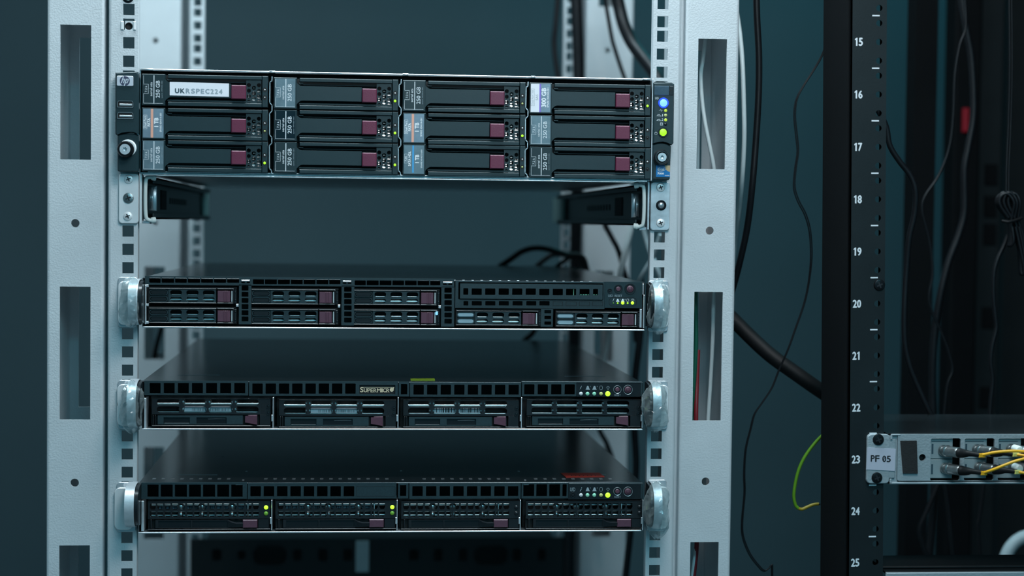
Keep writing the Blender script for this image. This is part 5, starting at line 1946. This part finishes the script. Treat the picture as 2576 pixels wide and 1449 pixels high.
m.cur = 0
obj('face_plate', m, ['panel_grey', 'dark_recess'], pp)
m = MB()
xl_ = F(2239, 1150, YP)[0]
m.box(xl_, x1, YP - 1, YP + 3, zb_ - .2, zb_ + 1.6, .5)
m.box(xl_, xl_ + 1.6, YP - 1, YP + 12, zb_, zb_ + 4.5, .4)
m.box(xl_, xl_ + 1.6, YP - 1, YP + 12, zt_ - 4.5, zt_, .4)
m.box(xl_, x0 + 2, YP - .5, YP + 3, zt_ - 1.0, zt_, .3)
m.box(xl_ + 1.5, x0 + 1, YP + 2, YP + 40, zb_ + 1, zt_ - 1)
obj('tray_lip', m, 'panel_grey', pp)
m = MB()
m.box(xl_ - 2, x1, YP + 3, YP + 150, zt_ - .8, zt_ + .5, .3)
m.box(xl_ - 2, x1, YP + 3, YP + 150, zb_, zb_ + 1)
obj('tray_cover', m, 'server_lid', pp)
m = MB()
m.prism([F(2264.5, 1108.5, YP), F(2305, 1108, YP), F(2307.5, 1190.5, YP), F(2271, 1190.5, YP)], YP - 1.6, YP)
obj('foam_pad', m, 'foam_black', pp, label='black foam pad')
conn = [(2371, 1133, 0, 0), (2376, 1177.5, 0, 1), (2456, 1131, 1, 0), (2461, 1175, 1, 1), (2541, 1130, 2, 0), (2546, 1173, 2, 1)]
for u, v, c, r in conn:
    a = xm_[c]
    b = F(2399 + 86 * c, 1150, YP)[0]
    zm = F(2400, 1156, YP)[1]
    za, zb3 = (zm + .2, zt2 - .2) if r == 0 else (zb2 + 1.6, zm - .2)
    e = empty('fibre_adapter', ((a + b) / 2, YP, za), pp)
    m = MB()
    m.box(a + .4, b, YP + 2.6, YP + 9, za, zb3, .5)
    m.cur = 1
    m.box(a + 1.6, a + 3.2, YP + 2.45, YP + 3, (za + zb3) / 2 - 4.6, (za + zb3) / 2 + 4.0)
    if r == 0:
        m.box(a + 1.6, b - 3, YP + 2.45, YP + 3, zb3 - 3.0, zb3 - 2.3)
    obj('adapter_body', m, ['adapter_grey', 'print_dark'], e)
    p0 = Vector(Pt(u, v, YP + 3))
    p1 = Vector(Pt(u + 34, v + 5, YP - 11))
    m = MB().axis_lathe(p0, p1, [(4.9, 0), (4.9, 1.6), (4.2, 1.8), (4.2, 4), (5.0, 4.4), (5.2, 6), (4.5, 6.4), (4.5, 17), (4.6, 18), (4.1, 19.5)], 20)
    obj('connector_sleeve', m, 'nickel', e, smooth=30)
    d = (p1 - p0).normalized()
    q0 = p0 + d * 19
    q1 = Vector(Pt(u + 68, v + 8, YP - 26))
    q2 = Vector(Pt(u + 98, v + 12, YP - 34))
    m = MB().tube([q0, q0 + d * 4, (q0 + q1 * 2) / 3 + Vector((0, -1, 0)), q1, q2], lambda t: 4.3 - 2.5 * t ** 1.2, 14, 6)
    obj('boot', m, 'black_rubber', e, smooth=60)
    # fibre
    fb = empty('fibre_cord', tuple(q2))
    pos = ['upper left', 'lower left', 'upper middle', 'lower middle', 'upper right', 'lower right'][c * 2 + r]
    tag(fb, 'yellow fibre cord leaving the %s connector of the grey patch panel' % pos, 'fibre cord', 'yellow fibre cords')
    p3 = [Vector(q2) - d * 3, Vector(q2)]
    if c == 0 and r == 0:
        p3 += [Vector(Pt(*t)) for t in ((2500, 1138.5, -124), (2530, 1135.5, -128), (2560, 1135, -130), (2600, 1140, -130), (2660, 1160, -128), (2740, 1190, -118))]
    elif c == 0:
        p3 += [Vector(Pt(*t)) for t in ((2500, 1181, -126), (2530, 1169, -130), (2560, 1158.5, -132), (2600, 1152, -132), (2680, 1160, -128), (2760, 1200, -118))]
    else:
        p3 += [q2 + Vector((14, -6, -2)), q2 + Vector((34, -8, -8)), q2 + Vector((70, 0, -24))]
    m = MB().tube(p3, 1.25, 10, 6)
    obj('cord_jacket', m, 'fibre_yellow', fb, smooth=60)
    m = MB()
    n0 = Vector(q2) - Vector((2.2, 0, .2))
    m.box(n0.x, n0.x + 5.0, n0.y - 1.6, n0.y + 1.6, n0.z - 1.7, n0.z + 1.7, .4)
    obj('cord_clip', m, 'fibre_yellow' if c == 0 else 'clip_yellow', fb)
for u, v, lab in ((2559.5, 1130, 'white dust cap hanging before the upper right fibre connector'), (2560, 1177, 'white dust cap hanging before the lower right fibre connector')):
    x, z = F(u, v, -112)
    m = MB().lathe(x, z, [(0, -118), (2.6, -117.6), (3.3, -116), (3.3, -106)], 16)
    tag(obj('dust_cap', m, 'white_plastic', None, smooth=50), lab, 'cap', 'white dust caps')

# grey unit whose top edge shows along the lower frame
e = empty('lower_panel', Pt(2420, 1480, YP))
tag(e, 'light grey panel with a black cover just entering the frame below the hose', 'panel')
x0, x1, z0, z1 = R(2229, 1440, 2900, 1560, YP)
z1 = F(2400, 1440.5, YP)[1]
obj('face_plate', MB().box(x0, x1, YP, YP + 3, z0, z1, .5), 'panel_grey', e)
m = MB()
m.box(x0, x1, YP + 3, YP + 60, z1 - 1, z1 + .6, .4)
m.box(x0, x1, YP + 14, YP + 62, z1 + .6, z1 + 3.0, .8)
obj('cover', m, 'cabinet_black', e)

x, z = F(2212, 717, YC)
tag(screw('rack_screw', None, x, z, YC - .1, 5.0, 'screw_black'), 'black rack screw left in the numbered rail just above the number 20', 'screw')
